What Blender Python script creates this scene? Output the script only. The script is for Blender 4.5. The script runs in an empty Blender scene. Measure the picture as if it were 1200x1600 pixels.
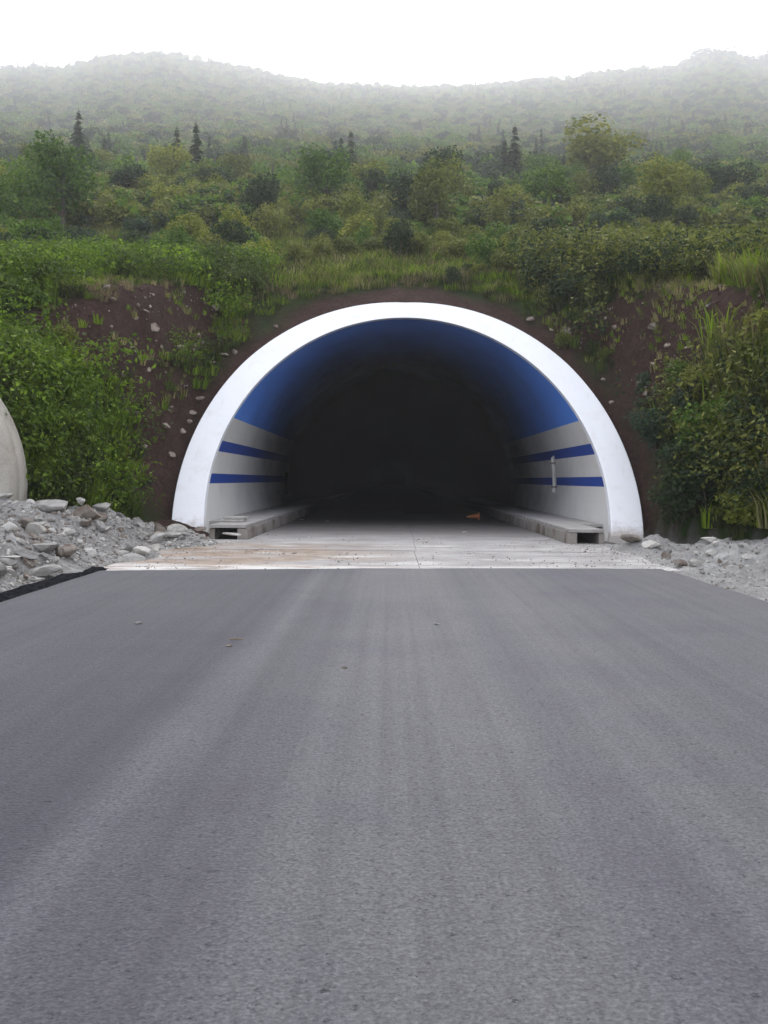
import bpy, math, random
import numpy as np
from mathutils import Matrix, Vector

SC = bpy.context.scene
COL = SC.collection
RNG = np.random.default_rng(11)
random.seed(11)

# ------------------------------------------------------------------ camera
F, CAM_H, ROLL = 1500.0, 1.5, math.radians(0.5)


def cam_axes():
    d = np.array([(611 - 600) / F, (800 - 750) / F, 1.0])
    d /= np.linalg.norm(d)
    u = np.array([math.sin(ROLL), math.cos(ROLL), 0.0])
    u -= d * (u @ d)
    u /= np.linalg.norm(u)
    r = np.cross(d, u)
    if r[0] < 0:
        r = -r
    return np.array([r, d, u])


M = cam_axes()          # rows: world X, Y, Z in camera coordinates
cam_data = bpy.data.cameras.new('camera')
cam = bpy.data.objects.new('camera', cam_data)
COL.objects.link(cam)
cam_data.sensor_fit = 'VERTICAL'
cam_data.sensor_height = 36
cam_data.lens = 36 * F / 1600
cam_data.clip_end = 3000
cam_data.clip_start = 0.05
mw = Matrix.Identity(4)
for i in range(3):
    mw[i][0], mw[i][1], mw[i][2] = M[i][0], M[i][1], -M[i][2]
mw[2][3] = CAM_H
cam.matrix_world = mw
SC.camera = cam

# ------------------------------------------------------------------ world, sun, exposure
SUN_EL, SUN_AZ = math.radians(43), math.radians(2)      # sun ahead of the camera, veiled by cloud
W = bpy.data.worlds.new('World')
SC.world = W
W.use_nodes = True
wn = W.node_tree
wn.nodes.clear()
sky = wn.nodes.new('ShaderNodeTexSky')
sky.sky_type = 'NISHITA'
sky.sun_disc = False
sky.sun_elevation = SUN_EL
sky.sun_rotation = SUN_AZ
sky.air_density = 1.0
sky.dust_density = 4.0
hsv = wn.nodes.new('ShaderNodeHueSaturation')
hsv.inputs['Saturation'].default_value = 0.35
ovc = wn.nodes.new('ShaderNodeMixRGB')
ovc.inputs['Fac'].default_value = 0.6
ovc.inputs['Color2'].default_value = (7.6, 7.8, 8.6, 1)      # even cloud layer
bg = wn.nodes.new('ShaderNodeBackground')
bg.inputs['Strength'].default_value = 0.12
wo = wn.nodes.new('ShaderNodeOutputWorld')
wn.links.new(sky.outputs[0], hsv.inputs['Color'])
wn.links.new(hsv.outputs[0], ovc.inputs['Color1'])
wn.links.new(ovc.outputs[0], bg.inputs['Color'])
wn.links.new(bg.outputs[0], wo.inputs['Surface'])

sd = bpy.data.lights.new('sun', 'SUN')
sd.energy = 1.0
sd.angle = math.radians(20)
sd.color = (1.0, 0.97, 0.92)
sun = bpy.data.objects.new('sun', sd)
COL.objects.link(sun)
sv = Vector((math.sin(SUN_AZ) * math.cos(SUN_EL), math.cos(SUN_AZ) * math.cos(SUN_EL), math.sin(SUN_EL)))
sun.rotation_euler = sv.to_track_quat('Z', 'Y').to_euler()
sun.location = (0, 0, 60)

SC.view_settings.view_transform = 'Standard'
SC.view_settings.look = 'None'
SC.view_settings.exposure = 1.05
SC.view_settings.gamma = 1
SC.view_settings.use_curve_mapping = False
SC.render.engine = 'CYCLES'
SC.cycles.volume_bounces = 2
SC.cycles.max_bounces = 8
SC.cycles.use_denoising = True
SC.cycles.sample_clamp_indirect = 6

HAZE_DENSITY = 0.00066
HAZE_G = 0.55


# ------------------------------------------------------------------ small helpers
def ray(px, py):
    return M @ np.array([(px - 600) / F, (800 - py) / F, 1.0])


def at_y(px, py, Y):
    d = ray(px, py)
    return d * (Y / d[1]) + np.array([0, 0, CAM_H])


class Noise:
    def __init__(s, seed):
        s.t = np.random.default_rng(seed).random((256, 256))

    def n(s, x, y):
        x = np.asarray(x, float); y = np.asarray(y, float)
        xi = np.floor(x).astype(int); yi = np.floor(y).astype(int)
        fx, fy = x - xi, y - yi
        fx = fx * fx * (3 - 2 * fx); fy = fy * fy * (3 - 2 * fy)
        a = s.t[xi % 256, yi % 256]; b = s.t[(xi + 1) % 256, yi % 256]
        c = s.t[xi % 256, (yi + 1) % 256]; d = s.t[(xi + 1) % 256, (yi + 1) % 256]
        return (a * (1 - fx) + b * fx) * (1 - fy) + (c * (1 - fx) + d * fx) * fy

    def fbm(s, x, y, o=4):
        r, a, t = 0, 1.0, 0
        for k in range(o):
            r = r + a * s.n(np.asarray(x) * 2 ** k + 17 * k, np.asarray(y) * 2 ** k + 31 * k)
            t += a
            a *= 0.5
        return r / t - 0.5


N1, N2, N3 = Noise(1), Noise(2), Noise(3)


def mesh(name, v, f, mats=(), mi=None, smooth=False):
    me = bpy.data.meshes.new(name)
    me.from_pydata([tuple(map(float, p)) for p in v], [], [tuple(map(int, q)) for q in f])
    for m in mats:
        me.materials.append(m)
    if mi is not None:
        me.polygons.foreach_set('material_index', np.asarray(mi, dtype=np.int32))
    if smooth:
        me.polygons.foreach_set('use_smooth', np.ones(len(me.polygons), dtype=bool))
    me.update()
    return me


def link(name, data, parent=None, loc=None, rz=0, **props):
    o = bpy.data.objects.new(name, data)
    COL.objects.link(o)
    if parent is not None:
        o.parent = parent
    if loc is not None:
        o.location = [float(q) for q in loc]
    if rz:
        o.rotation_euler = (0, 0, rz)
    for k, v in props.items():
        o[k] = v
    return o


class B:
    """collects boxes and prisms into one mesh"""
    def __init__(s):
        s.v, s.f = [], []

    def hexa(s, p):
        n = len(s.v)
        s.v += [tuple(q) for q in p]
        for q in ((3, 2, 1, 0), (4, 5, 6, 7), (0, 1, 5, 4), (1, 2, 6, 5), (2, 3, 7, 6), (3, 0, 4, 7)):
            s.f.append([n + i for i in q])
        return s

    def box(s, x0, x1, y0, y1, z0, z1):
        return s.hexa([(x0, y0, z0), (x1, y0, z0), (x1, y1, z0), (x0, y1, z0),
                       (x0, y0, z1), (x1, y0, z1), (x1, y1, z1), (x0, y1, z1)])

    def tube(s, pts, r, n=8):
        pts = [Vector(p) for p in pts]
        rings = []
        for i, p in enumerate(pts):
            t = (pts[min(i + 1, len(pts) - 1)] - pts[max(i - 1, 0)]).normalized()
            a = t.orthogonal().normalized(); b = t.cross(a)
            ri = r[i] if isinstance(r, (list, tuple)) else r
            rings.append(len(s.v))
            for k in range(n):
                w = 2 * math.pi * k / n
                s.v.append(tuple(p + (a * math.cos(w) + b * math.sin(w)) * ri))
        for i in range(len(rings) - 1):
            for k in range(n):
                s.f.append([rings[i] + k, rings[i] + (k + 1) % n, rings[i + 1] + (k + 1) % n, rings[i + 1] + k])
        s.f.append([rings[0] + k for k in range(n)][::-1])
        s.f.append([rings[-1] + k for k in range(n)])
        return s

    def mesh(s, name, *m):
        return mesh(name, s.v, s.f, m)


def bevel(o, w=0.01, seg=2):
    m = o.modifiers.new('bevel', 'BEVEL')
    m.width = w
    m.segments = seg
    m.limit_method = 'ANGLE'
    return o


# ------------------------------------------------------------------ materials
class NT:
    def __init__(s, name, rough=0.8, spec=0.3):
        s.m = bpy.data.materials.new(name)
        s.m.use_nodes = True
        s.t = s.m.node_tree
        s.p = s.t.nodes['Principled BSDF']
        s.p.inputs['Roughness'].default_value = rough
        s.p.inputs['Specular IOR Level'].default_value = spec
        s.out = s.t.nodes['Material Output']
        s.tc = s.t.nodes.new('ShaderNodeTexCoord')

    def node(s, t, **k):
        n = s.t.nodes.new(t)
        for a, b in k.items():
            if a in n.inputs:
                n.inputs[a].default_value = b
            else:
                setattr(n, a, b)
        return n

    def l(s, a, b):
        s.t.links.new(a, b)

    def noise(s, scale, detail=5, rough=0.55, stretch=None, coord='Object', w=None):
        n = s.node('ShaderNodeTexNoise', Scale=scale, Detail=detail, Roughness=rough)
        src = s.tc.outputs[coord]
        if stretch or w is not None:
            mp = s.node('ShaderNodeMapping')
            if stretch:
                mp.inputs['Scale'].default_value = stretch
            if w is not None:
                mp.inputs['Location'].default_value = w
            s.l(src, mp.inputs[0])
            src = mp.outputs[0]
        s.l(src, n.inputs['Vector'])
        return n.outputs['Fac']

    def ramp(s, src, stops):
        r = s.node('ShaderNodeValToRGB')
        e = r.color_ramp.elements
        while len(e) < len(stops):
            e.new(0.5)
        for q, (p, c) in zip(e, stops):
            q.position = p
            q.color = (*c, 1) if len(c) == 3 else c
        s.l(src, r.inputs[0])
        return r.outputs[0]

    def mix(s, fac, a, b, mode='MIX'):
        m = s.node('ShaderNodeMixRGB', blend_type=mode)
        for k, q in (('Fac', fac), ('Color1', a), ('Color2', b)):
            if isinstance(q, (int, float)):
                m.inputs[k].default_value = q
            elif isinstance(q, tuple):
                m.inputs[k].default_value = (*q, 1)
            else:
                s.l(q, m.inputs[k])
        return m.outputs[0]

    def math(s, op, a, b=0.0):
        m = s.node('ShaderNodeMath', operation=op)
        for i, q in enumerate((a, b)):
            if isinstance(q, (int, float)):
                m.inputs[i].default_value = q
            else:
                s.l(q, m.inputs[i])
        return m.outputs[0]

    def rng(s, src, a, b, c=0.0, d=1.0):
        m = s.node('ShaderNodeMapRange')
        m.interpolation_type = 'SMOOTHSTEP'
        s.l(src, m.inputs[0])
        for i, q in enumerate((a, b, c, d)):
            m.inputs[i + 1].default_value = q
        return m.outputs[0]

    def color(s, c):
        if isinstance(c, tuple):
            s.p.inputs['Base Color'].default_value = (*c, 1)
        else:
            s.l(c, s.p.inputs['Base Color'])
        return s

    def bump(s, h, strength=0.5, dist=0.02):
        b = s.node('ShaderNodeBump', Strength=strength, Distance=dist)
        s.l(h, b.inputs['Height'])
        if s.p.inputs['Normal'].is_linked:
            s.l(s.p.inputs['Normal'].links[0].from_socket, b.inputs['Normal'])
        s.l(b.outputs[0], s.p.inputs['Normal'])
        return s

    def sep(s, coord='Object'):
        n = s.node('ShaderNodeSeparateXYZ')
        s.l(s.tc.outputs[coord], n.inputs[0])
        return n.outputs

    def attr(s, name):
        n = s.node('ShaderNodeAttribute', attribute_name=name)
        return n.outputs['Fac']

    def rand(s):
        return s.node('ShaderNodeObjectInfo').outputs['Random']


def m_asphalt():
    k = NT('asphalt', 0.72, 0.4)
    grain = k.noise(55, 3, 0.7)
    v = k.node('ShaderNodeTexVoronoi', Scale=70.0)
    k.l(k.tc.outputs['Object'], v.inputs['Vector'])
    pits = k.noise(20, 5, 0.8)
    patch = k.noise(0.5, 6, 0.65)
    x, y, z = k.sep()
    wob = k.noise(1.0, 3, 0.5, (0.4, 0.08, 1), w=(6, 2, 0))
    lane = k.rng(k.math('ADD', x, k.math('MULTIPLY', k.math('SUBTRACT', wob, 0.5), 0.5)), -5.0, 5.0)
    # rolled lanes of the fresh mat and the dust tracked along it
    c = k.ramp(lane, [(0.0, (0.095, 0.094, 0.108)), (0.20, (0.072, 0.071, 0.087)), (0.285, (0.066, 0.064, 0.082)), (0.325, (0.135, 0.134, 0.147)),
                      (0.36, (0.100, 0.098, 0.111)), (0.405, (0.106, 0.103, 0.118)), (0.445, (0.148, 0.146, 0.154)), (0.60, (0.158, 0.157, 0.160)),
                      (0.655, (0.122, 0.119, 0.134)), (0.72, (0.152, 0.150, 0.156)), (0.84, (0.118, 0.115, 0.130)), (1.0, (0.135, 0.133, 0.142))])
    streak2 = k.noise(1.0, 5, 0.65, (7.5, 0.07, 1), w=(3, 1, 0))
    c = k.mix(0.9, c, k.ramp(streak2, [(0.3, (0.80, 0.80, 0.82)), (0.5, (1, 1, 1)), (0.7, (1.14, 1.14, 1.13))]), 'MULTIPLY')
    c = k.mix(0.8, c, k.ramp(patch, [(0.3, (0.78, 0.75, 0.86)), (0.5, (1, 1, 1)), (0.7, (1.14, 1.16, 1.1))]), 'MULTIPLY')
    c = k.mix(1.0, c, k.ramp(grain, [(0.28, (0.6, 0.6, 0.64)), (0.5, (1.0, 1.0, 1.0)), (0.72, (1.45, 1.45, 1.43))]), 'MULTIPLY')
    c = k.mix(1.0, c, k.ramp(pits, [(0.345, (0.2, 0.2, 0.25)), (0.43, (1, 1, 1))]), 'MULTIPLY')
    stone = k.mix(1.0, c, k.ramp(v.outputs['Color'], [(0.0, (0.72, 0.72, 0.74)), (1.0, (1.3, 1.3, 1.3))]), 'MULTIPLY')
    k.color(k.mix(1.0, stone, (0.645, 0.635, 0.655), 'MULTIPLY'))
    k.bump(v.outputs['Distance'], 0.5, 0.008)
    k.bump(pits, 0.7, 0.008)
    return k.m


def m_concrete(name, a, b, dirt=None, amount=0.0, scale=1.2, spec=0.25, depth_shade=False):
    k = NT(name, 0.85, spec)
    n = k.noise(scale, 7, 0.62)
    c = k.ramp(n, [(0.3, a), (0.7, b)])
    c = k.mix(0.35, c, k.ramp(k.noise(22, 4, 0.7), [(0.3, tuple(q * 0.7 for q in a)), (0.7, b)]))
    if dirt:
        d = k.rng(k.noise(0.9, 6, 0.65, w=(5, 2, 1)), 0.62 - amount, 0.78 - amount)
        c = k.mix(d, c, dirt)
    if depth_shade:  # tunnel shade painted into the concrete colour, growing with depth
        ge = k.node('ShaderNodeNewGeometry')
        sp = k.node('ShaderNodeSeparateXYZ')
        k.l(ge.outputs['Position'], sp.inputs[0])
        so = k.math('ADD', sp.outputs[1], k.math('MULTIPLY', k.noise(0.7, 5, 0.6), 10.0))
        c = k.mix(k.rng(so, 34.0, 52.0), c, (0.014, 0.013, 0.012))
    k.color(c)
    k.bump(k.noise(30, 5, 0.7), 0.3, 0.01)
    return k.m


def m_apron():
    k = NT('dusty_concrete', 0.9, 0.2)
    x, y, z = k.sep()
    base = k.ramp(k.noise(0.8, 7, 0.65), [(0.3, (0.27, 0.26, 0.255)), (0.65, (0.43, 0.415, 0.405))])
    sand = k.ramp(k.noise(2.5, 6, 0.7), [(0.3, (0.21, 0.155, 0.12)), (0.7, (0.40, 0.32, 0.25))])
    # drifted sand on the left half, in smears across the road
    sm = k.noise(1.0, 8, 0.7, (0.5, 1.1, 1))
    left = k.rng(x, 1.5, -2.5)
    near = k.rng(y, 24.5, 21.0)
    f = k.math('MULTIPLY', k.rng(sm, 0.34, 0.56), k.math('MULTIPLY', left, near))
    c = k.mix(f, base, sand)
    mud = k.rng(k.noise(1.0, 6, 0.7, (0.3, 1.3, 1), w=(9, 4, 0)), 0.52, 0.68)
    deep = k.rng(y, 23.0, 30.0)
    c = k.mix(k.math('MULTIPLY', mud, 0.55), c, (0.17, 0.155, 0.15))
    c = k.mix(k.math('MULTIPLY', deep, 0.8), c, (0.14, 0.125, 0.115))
    c = k.mix(k.rng(y, 26.0, 38.0), c, (0.026, 0.023, 0.021))  # floor colour blackened inward to stand in for the tunnel's shade
    white = k.math('MULTIPLY', k.rng(k.noise(1.0, 6, 0.6, (0.5, 1.1, 1), w=(2, 7, 0)), 0.54, 0.70), k.rng(y, 25, 22))
    c = k.mix(white, c, (0.56, 0.55, 0.53))
    # pale dust swept along the edge of the asphalt
    edge = k.math('MULTIPLY', k.rng(y, 17.6, 16.7), k.rng(k.noise(1.6, 7, 0.7, (.6, 2, 1), w=(1, 1, 4)), 0.40, 0.56))
    c = k.mix(edge, c, (0.60, 0.58, 0.555))
    k.color(c)
    k.bump(k.noise(14, 6, 0.7), 0.4, 0.02)
    return k.m


def m_ground():
    k = NT('bare_soil', 0.95, 0.15)
    g = k.attr('green')
    gravel = k.attr('gravel')
    soil = k.ramp(k.noise(1.6, 8, 0.68), [(0.28, (0.040, 0.019, 0.015)), (0.5, (0.082, 0.041, 0.033)), (0.75, (0.155, 0.092, 0.072))])
    soil = k.mix(0.5, soil, k.ramp(k.noise(9, 5, 0.75), [(0.3, (0.038, 0.020, 0.016)), (0.75, (0.17, 0.105, 0.085))]))
    moss = k.ramp(k.noise(1.2, 6, 0.65), [(0.3, (0.022, 0.045, 0.010)), (0.55, (0.045, 0.085, 0.018)), (0.8, (0.085, 0.105, 0.035))])
    grav = k.ramp(k.noise(5, 7, 0.7), [(0.3, (0.15, 0.145, 0.14)), (0.7, (0.36, 0.35, 0.335))])
    c = k.mix(g, soil, moss)
    c = k.mix(gravel, c, grav)
    k.color(c)
    k.bump(k.noise(3.5, 8, 0.8), 1.0, 0.5)
    return k.m


def m_rubble(pale=1.0):
    k = NT('crushed_rubble' if pale == 1 else 'pale_gravel_dust', 0.95, 0.15)
    n = k.noise(1.1, 7, 0.65)
    c = k.ramp(n, [(0.30, (0.15, 0.142, 0.135)), (0.48, (0.29, 0.282, 0.27)), (0.58, (0.36, 0.355, 0.345)), (0.66, (0.66, 0.65, 0.63))])
    c = k.mix(0.55, c, k.ramp(k.noise(16, 5, 0.75), [(0.3, (0.10, 0.095, 0.09)), (0.72, (0.52, 0.51, 0.49))]))
    k.color(c)
    if pale > 1:
        k.color(k.mix(0.12, c, (0.62, 0.61, 0.60)))
    k.bump(k.noise(9, 8, 0.75), 1.0, 0.08)
    return k.m


def m_rock(name, a, b, c2=None):
    k = NT(name, 0.9, 0.2)
    c = k.ramp(k.noise(4, 7, 0.65), [(0.3, a), (0.7, b)])
    t = k.mix(1.0, c, k.ramp(k.rand(), [(0.0, (0.72, 0.72, 0.73)), (1.0, (1.2, 1.18, 1.14))]), 'MULTIPLY')
    if c2:
        t = k.mix(k.rng(k.noise(1.5, 5, 0.6, w=(3, 3, 3)), 0.5, 0.62), t, c2)
    k.color(t)
    k.bump(k.noise(14, 6, 0.7), 0.6, 0.03)
    return k.m


def m_leaf(name, dark, light, var=0.25, trans=0.38, rough=0.6):
    k = NT(name, rough, 0.25)
    isl = k.node('ShaderNodeNewGeometry').outputs['Random Per Island']
    c = k.ramp(isl, [(0.0, dark), (0.7, tuple((p + q) / 2 for p, q in zip(dark, light))), (1.0, light)])
    tint = k.ramp(k.rand(), [(0.0, (1 - var, 1 - var * 0.7, 1 - var)), (0.5, (1, 1, 1)), (1.0, (1 + var * 1.3, 1 + var, 1 + var * 0.5))])
    c = k.mix(1.0, c, tint, 'MULTIPLY')
    k.color(c)
    tr = k.node('ShaderNodeBsdfTranslucent')
    k.l(c, tr.inputs['Color'])
    mx = k.node('ShaderNodeMixShader')
    mx.inputs[0].default_value = trans
    k.l(k.p.outputs[0], mx.inputs[1])
    k.l(tr.outputs[0], mx.inputs[2])
    k.l(mx.outputs[0], k.out.inputs['Surface'])
    return k.m


def m_grass(name, dark, light, other):
    """blades; patches of another, browner species by place"""
    k = NT(name, 0.65, 0.2)
    isl = k.node('ShaderNodeNewGeometry').outputs['Random Per Island']
    c = k.ramp(isl, [(0.0, dark), (1.0, light)])
    oi = k.node('ShaderNodeObjectInfo')
    n = k.node('ShaderNodeTexNoise', Scale=0.55, Detail=4.0, Roughness=0.6)
    k.l(oi.outputs['Location'], n.inputs['Vector'])
    c = k.mix(k.rng(n.outputs['Fac'], 0.47, 0.60), c, k.mix(isl, other, tuple(q * 2 for q in other)))
    c = k.mix(1.0, c, k.ramp(oi.outputs['Random'], [(0.0, (.7, .75, .7)), (1.0, (1.3, 1.25, 1.2))]), 'MULTIPLY')
    k.color(c)
    tr = k.node('ShaderNodeBsdfTranslucent')
    k.l(c, tr.inputs['Color'])
    mx = k.node('ShaderNodeMixShader')
    mx.inputs[0].default_value = 0.4
    k.l(k.p.outputs[0], mx.inputs[1])
    k.l(tr.outputs[0], mx.inputs[2])
    k.l(mx.outputs[0], k.out.inputs['Surface'])
    return k.m


def m_paint(name, col, dirt, scale=1.0, amount=0.12, rough=0.75, depth_shade=True):
    k = NT(name, rough, 0.12)
    n = k.noise(scale, 7, 0.65)
    c = k.mix(k.math('MULTIPLY', k.rng(n, 0.45, 0.75), amount * 3), col, dirt)
    run = k.noise(1.0, 5, 0.6, (3.5, 3.5, 0.25), w=(4, 0, 0))
    c = k.mix(k.math('MULTIPLY', k.rng(run, 0.55, 0.8), amount * 2), c, dirt)
    # darkness of the tunnel depths painted into the colour, stronger farther in
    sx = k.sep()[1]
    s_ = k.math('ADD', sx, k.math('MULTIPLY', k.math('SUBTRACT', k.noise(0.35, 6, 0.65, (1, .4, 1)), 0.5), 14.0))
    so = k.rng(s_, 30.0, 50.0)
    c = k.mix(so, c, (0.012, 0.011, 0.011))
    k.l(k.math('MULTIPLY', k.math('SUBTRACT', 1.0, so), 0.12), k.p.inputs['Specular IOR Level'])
    k.color(c)
    k.bump(k.noise(18, 5, 0.6), 0.12, 0.01)
    return k.m


def m_ringpaint():
    k = NT('white_ring_paint', 0.6, 0.25)
    x, y, z = k.sep()
    n = k.noise(1.3, 8, 0.7)
    c = k.mix(k.math('MULTIPLY', k.rng(n, 0.50, 0.78), 0.35), (0.86, 0.87, 0.90), (0.62, 0.60, 0.55))
    run = k.noise(1.0, 6, 0.65, (5, 2, 0.35), w=(4, 0, 0))
    c = k.mix(k.math('MULTIPLY', k.rng(run, 0.56, 0.76), 0.22), c, (0.52, 0.48, 0.42))
    # mud splashed over the foot
    sp = k.math('ADD', z, k.math('MULTIPLY', k.noise(4, 7, 0.75), -1.1))
    c = k.mix(k.math('MULTIPLY', k.rng(sp, -0.1, -0.55), 0.8), c, (0.40, 0.35, 0.30))
    k.color(c)
    k.bump(k.noise(2.2, 6, 0.6), 0.25, 0.05)
    k.bump(k.noise(24, 5, 0.65), 0.25, 0.012)
    return k.m


def m_plain(name, a, b, scale=6, rough=0.7, spec=0.3):
    k = NT(name, rough, spec)
    k.color(k.ramp(k.noise(scale, 6, 0.65), [(0.3, a), (0.7, b)]))
    k.bump(k.noise(scale * 5, 4, 0.6), 0.2, 0.01)
    return k.m


MA = dict(
    asphalt=m_asphalt(), apron=m_apron(), ground=m_ground(), rubble=m_rubble(), rubblep=m_rubble(1.3),
    tar=m_plain('wet_tar', (0.006, 0.006, 0.007), (0.028, 0.028, 0.032), 12, 1.0, 0.0),
    white=m_ringpaint(),
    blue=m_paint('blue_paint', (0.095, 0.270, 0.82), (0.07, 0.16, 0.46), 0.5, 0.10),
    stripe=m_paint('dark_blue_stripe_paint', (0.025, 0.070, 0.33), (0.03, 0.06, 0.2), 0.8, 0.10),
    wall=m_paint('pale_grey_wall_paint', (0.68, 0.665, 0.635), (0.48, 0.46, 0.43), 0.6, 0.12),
    plaster=m_concrete('weathered_concrete', (0.36, 0.33, 0.285), (0.55, 0.52, 0.46), (0.27, 0.215, 0.155), 0.03, 0.7),
    kerb=m_concrete('stained_kerb_concrete', (0.24, 0.215, 0.195), (0.36, 0.33, 0.30), (0.15, 0.115, 0.095), 0.12, 1.6, depth_shade=True),
    slab=m_concrete('cover_slab_concrete', (0.30, 0.285, 0.27), (0.46, 0.44, 0.42), (0.22, 0.19, 0.165), 0.05, 2.0, depth_shade=True),
    dark=m_concrete('inner_trench_concrete', (0.10, 0.095, 0.09), (0.16, 0.15, 0.14)),
    rock=m_rock('grey_stone', (0.20, 0.195, 0.185), (0.42, 0.41, 0.39)),
    rockw=m_rock('pale_stone', (0.38, 0.37, 0.35), (0.60, 0.59, 0.56)),
    rockb=m_rock('brown_grey_stone', (0.16, 0.14, 0.12), (0.32, 0.285, 0.25), (0.14, 0.10, 0.08)),
    rocks=m_rock('buff_slope_stone', (0.25, 0.20, 0.165), (0.46, 0.39, 0.33), (0.13, 0.09, 0.075)),
    clod=m_rock('soil_clod', (0.050, 0.026, 0.020), (0.125, 0.072, 0.056)),
    bark=m_plain('bark', (0.05, 0.04, 0.032), (0.12, 0.10, 0.08), 8, 0.9),
    pipe=m_plain('white_pipe_plastic', (0.50, 0.49, 0.46), (0.62, 0.61, 0.58), 5, 0.5),
    orange=m_plain('orange_plastic', (0.22, 0.07, 0.02), (0.36, 0.13, 0.04), 8, 0.5),
    paper=m_plain('white_paper', (0.7, 0.7, 0.7), (0.8, 0.8, 0.8)),
    twig=m_plain('dry_twig', (0.20, 0.15, 0.09), (0.34, 0.27, 0.17)),
    g_bright=m_grass('bright_grass', (0.070, 0.130, 0.006), (0.220, 0.320, 0.024), (0.042, 0.062, 0.013)),
    g_olive=m_grass('olive_grass', (0.085, 0.110, 0.022), (0.250, 0.265, 0.070), (0.085, 0.072, 0.038)),
    g_dry=m_grass('dry_grass', (0.14, 0.13, 0.05), (0.33, 0.30, 0.14), (0.12, 0.095, 0.055)),
    g_dark=m_grass('dark_grass', (0.028, 0.048, 0.012), (0.080, 0.110, 0.028), (0.03, 0.03, 0.014)),
    l_green=m_leaf('green_leaf', (0.044, 0.107, 0.010), (0.171, 0.275, 0.032)),
    l_weed=m_grass('weed_leaf', (0.070, 0.135, 0.007), (0.215, 0.330, 0.026), (0.050, 0.072, 0.016)),
    l_olive=m_leaf('olive_leaf', (0.081, 0.107, 0.017), (0.262, 0.275, 0.061)),
    l_dark=m_leaf('dark_leaf', (0.016, 0.034, 0.013), (0.056, 0.090, 0.030)),
    l_blue=m_leaf('bluish_leaf', (0.026, 0.052, 0.032), (0.076, 0.118, 0.068)),
    l_yellow=m_leaf('yellow_green_leaf', (0.104, 0.140, 0.015), (0.311, 0.329, 0.054)),
    l_needle=m_leaf('needle', (0.018, 0.038, 0.018), (0.062, 0.092, 0.040), trans=0.15),
)

# ------------------------------------------------------------------ the hill
D, CX, CZ, RI = 25.5, 0.44, 1.375, 5.58        # portal plane y = D + z, tunnel circle
D2, R2 = 19.6, 3.3                              # round concrete barrel at the left edge
CX2 = -7.80 - R2


def r_out(th):
    return 6.20 + 0.24 * np.clip(np.abs(np.cos(th)) * 1.25, 0, 1)


def bank_base(x):
    return np.interp(x, [-400, -60, -21, -12, -8.2, -7.6, -7.0, -6.0, 6.9, 7.5, 8.3, 9.5, 11.5, 15, 60, 400],
                     [19, 19.5, 20.2, 19.9, 20.2, 21.3, 23.6, 25.9, 25.9, 24.4, 22.0, 18.6, 14.5, 11, 8, 8])


def skyline(u):
    # u = x / y at the ridge -> tangent of the ridge's elevation as it stands on the photographed hilltop
    px = 611 + u * F
    ys = np.interp(px, [-400, -100, 0, 60, 100, 150, 250, 320, 400, 480, 560, 650, 750, 850, 950, 1050, 1085, 1120, 1160, 1200, 1400, 1700],
                   [120, 110, 112, 110, 114, 98, 88, 100, 116, 134, 140, 143, 140, 130, 120, 112, 96, 92, 104, 108, 100, 115])
    return (750 - ys - 7 + (px - 600) * 0.0087) / F


def hill(x, y):
    yy = np.clip(y, 8, 1300)
    u = x / yy
    e = np.interp(yy, [8, 34, 45, 60, 95, 130, 175, 255, 400, 610, 900, 1300], [0.19, 0.205, 0.222, 0.250, 0.282, 0.300, 0.316, 0.334, 0.354, 0.377, 0.397, 0.413])
    s = np.clip((yy - 100) / 1150, 0, 1) ** 0.9
    e = e * (1 + s * (skyline(u) / 0.413 - 1))
    z = 1.5 + yy * e
    z = z + N1.fbm(x / 26, y / 26, 3) * np.clip((yy - 40) / 12, 0, 3.0) * np.clip((1300 - yy) / 250, .4, 1)
    z = z + N2.fbm(x / 5, y / 5, 3) * np.clip((yy - 30) / 20, 0.4, 1.1)
    return z - np.clip(y - 1300, 0, 900) * 0.2


def ring_dist(x, z):
    a = np.hypot(x - CX, z - CZ) - 6.4
    b = np.hypot(x - CX2, z - CZ) - R2
    return np.minimum(np.abs(a), np.abs(b))


def height(x, y):
    x = np.asarray(x, float); y = np.asarray(y, float)
    b = y - bank_base(x)
    b = b * (1 + 1.4 * np.exp(-((x + 9.6) / 1.7) ** 2) * np.clip((24 - y) / 3, 0, 1))
    near = np.clip((ring_dist(x, b) - 0.35) / 1.6, 0.05, 1)
    up = np.clip(b / 1.0, 0, 1)
    b = b + near * up * (N1.fbm(x / 3.2 + 40, y / 3.2, 4) * 1.5 + N2.fbm(x / 0.9, y / 0.9, 3) * 0.28)
    h = hill(x, y)
    k = 1.2
    hh = np.clip(0.5 + 0.5 * (h - b) / k, 0, 1)
    z = h * (1 - hh) + b * hh - k * hh * (1 - hh)
    flat = -0.13 + 0.03 * N3.fbm(x / 2, y / 2, 3)
    return np.maximum(z, flat)


def soil_mask(x, z):
    """1 = bare soil on the cut bank"""
    n = N3.fbm(x / 1.3, z / 1.3 + 9, 4) * 1.1

    def blob(cx, cz, rx, rz):
        return 1.25 - np.hypot((x - cx) / rx, (z - cz) / rz)
    m = np.maximum.reduce([blob(-7.4, 6.3, 3.3, 2.7), blob(-6.6, 3.8, 1.5, 3.0), blob(8.7, 6.4, 3.9, 1.6), blob(8.0, 5.0, 1.7, 1.6), blob(6.8, 1.5, 0.7, 3)])
    rd = np.hypot(x - CX, z - CZ) - 6.4
    m = np.maximum(m, 1.15 - rd / 0.75)
    m = np.where(rd < -0.2, 1, m)
    m = np.maximum(m, blob(-12, 8.0, 6, 0.55))
    m = np.where(z > 9.3, np.minimum(m, 0.1), m)
    return np.clip((m + n * 1.1) * 1.35, 0, 1)


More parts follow.
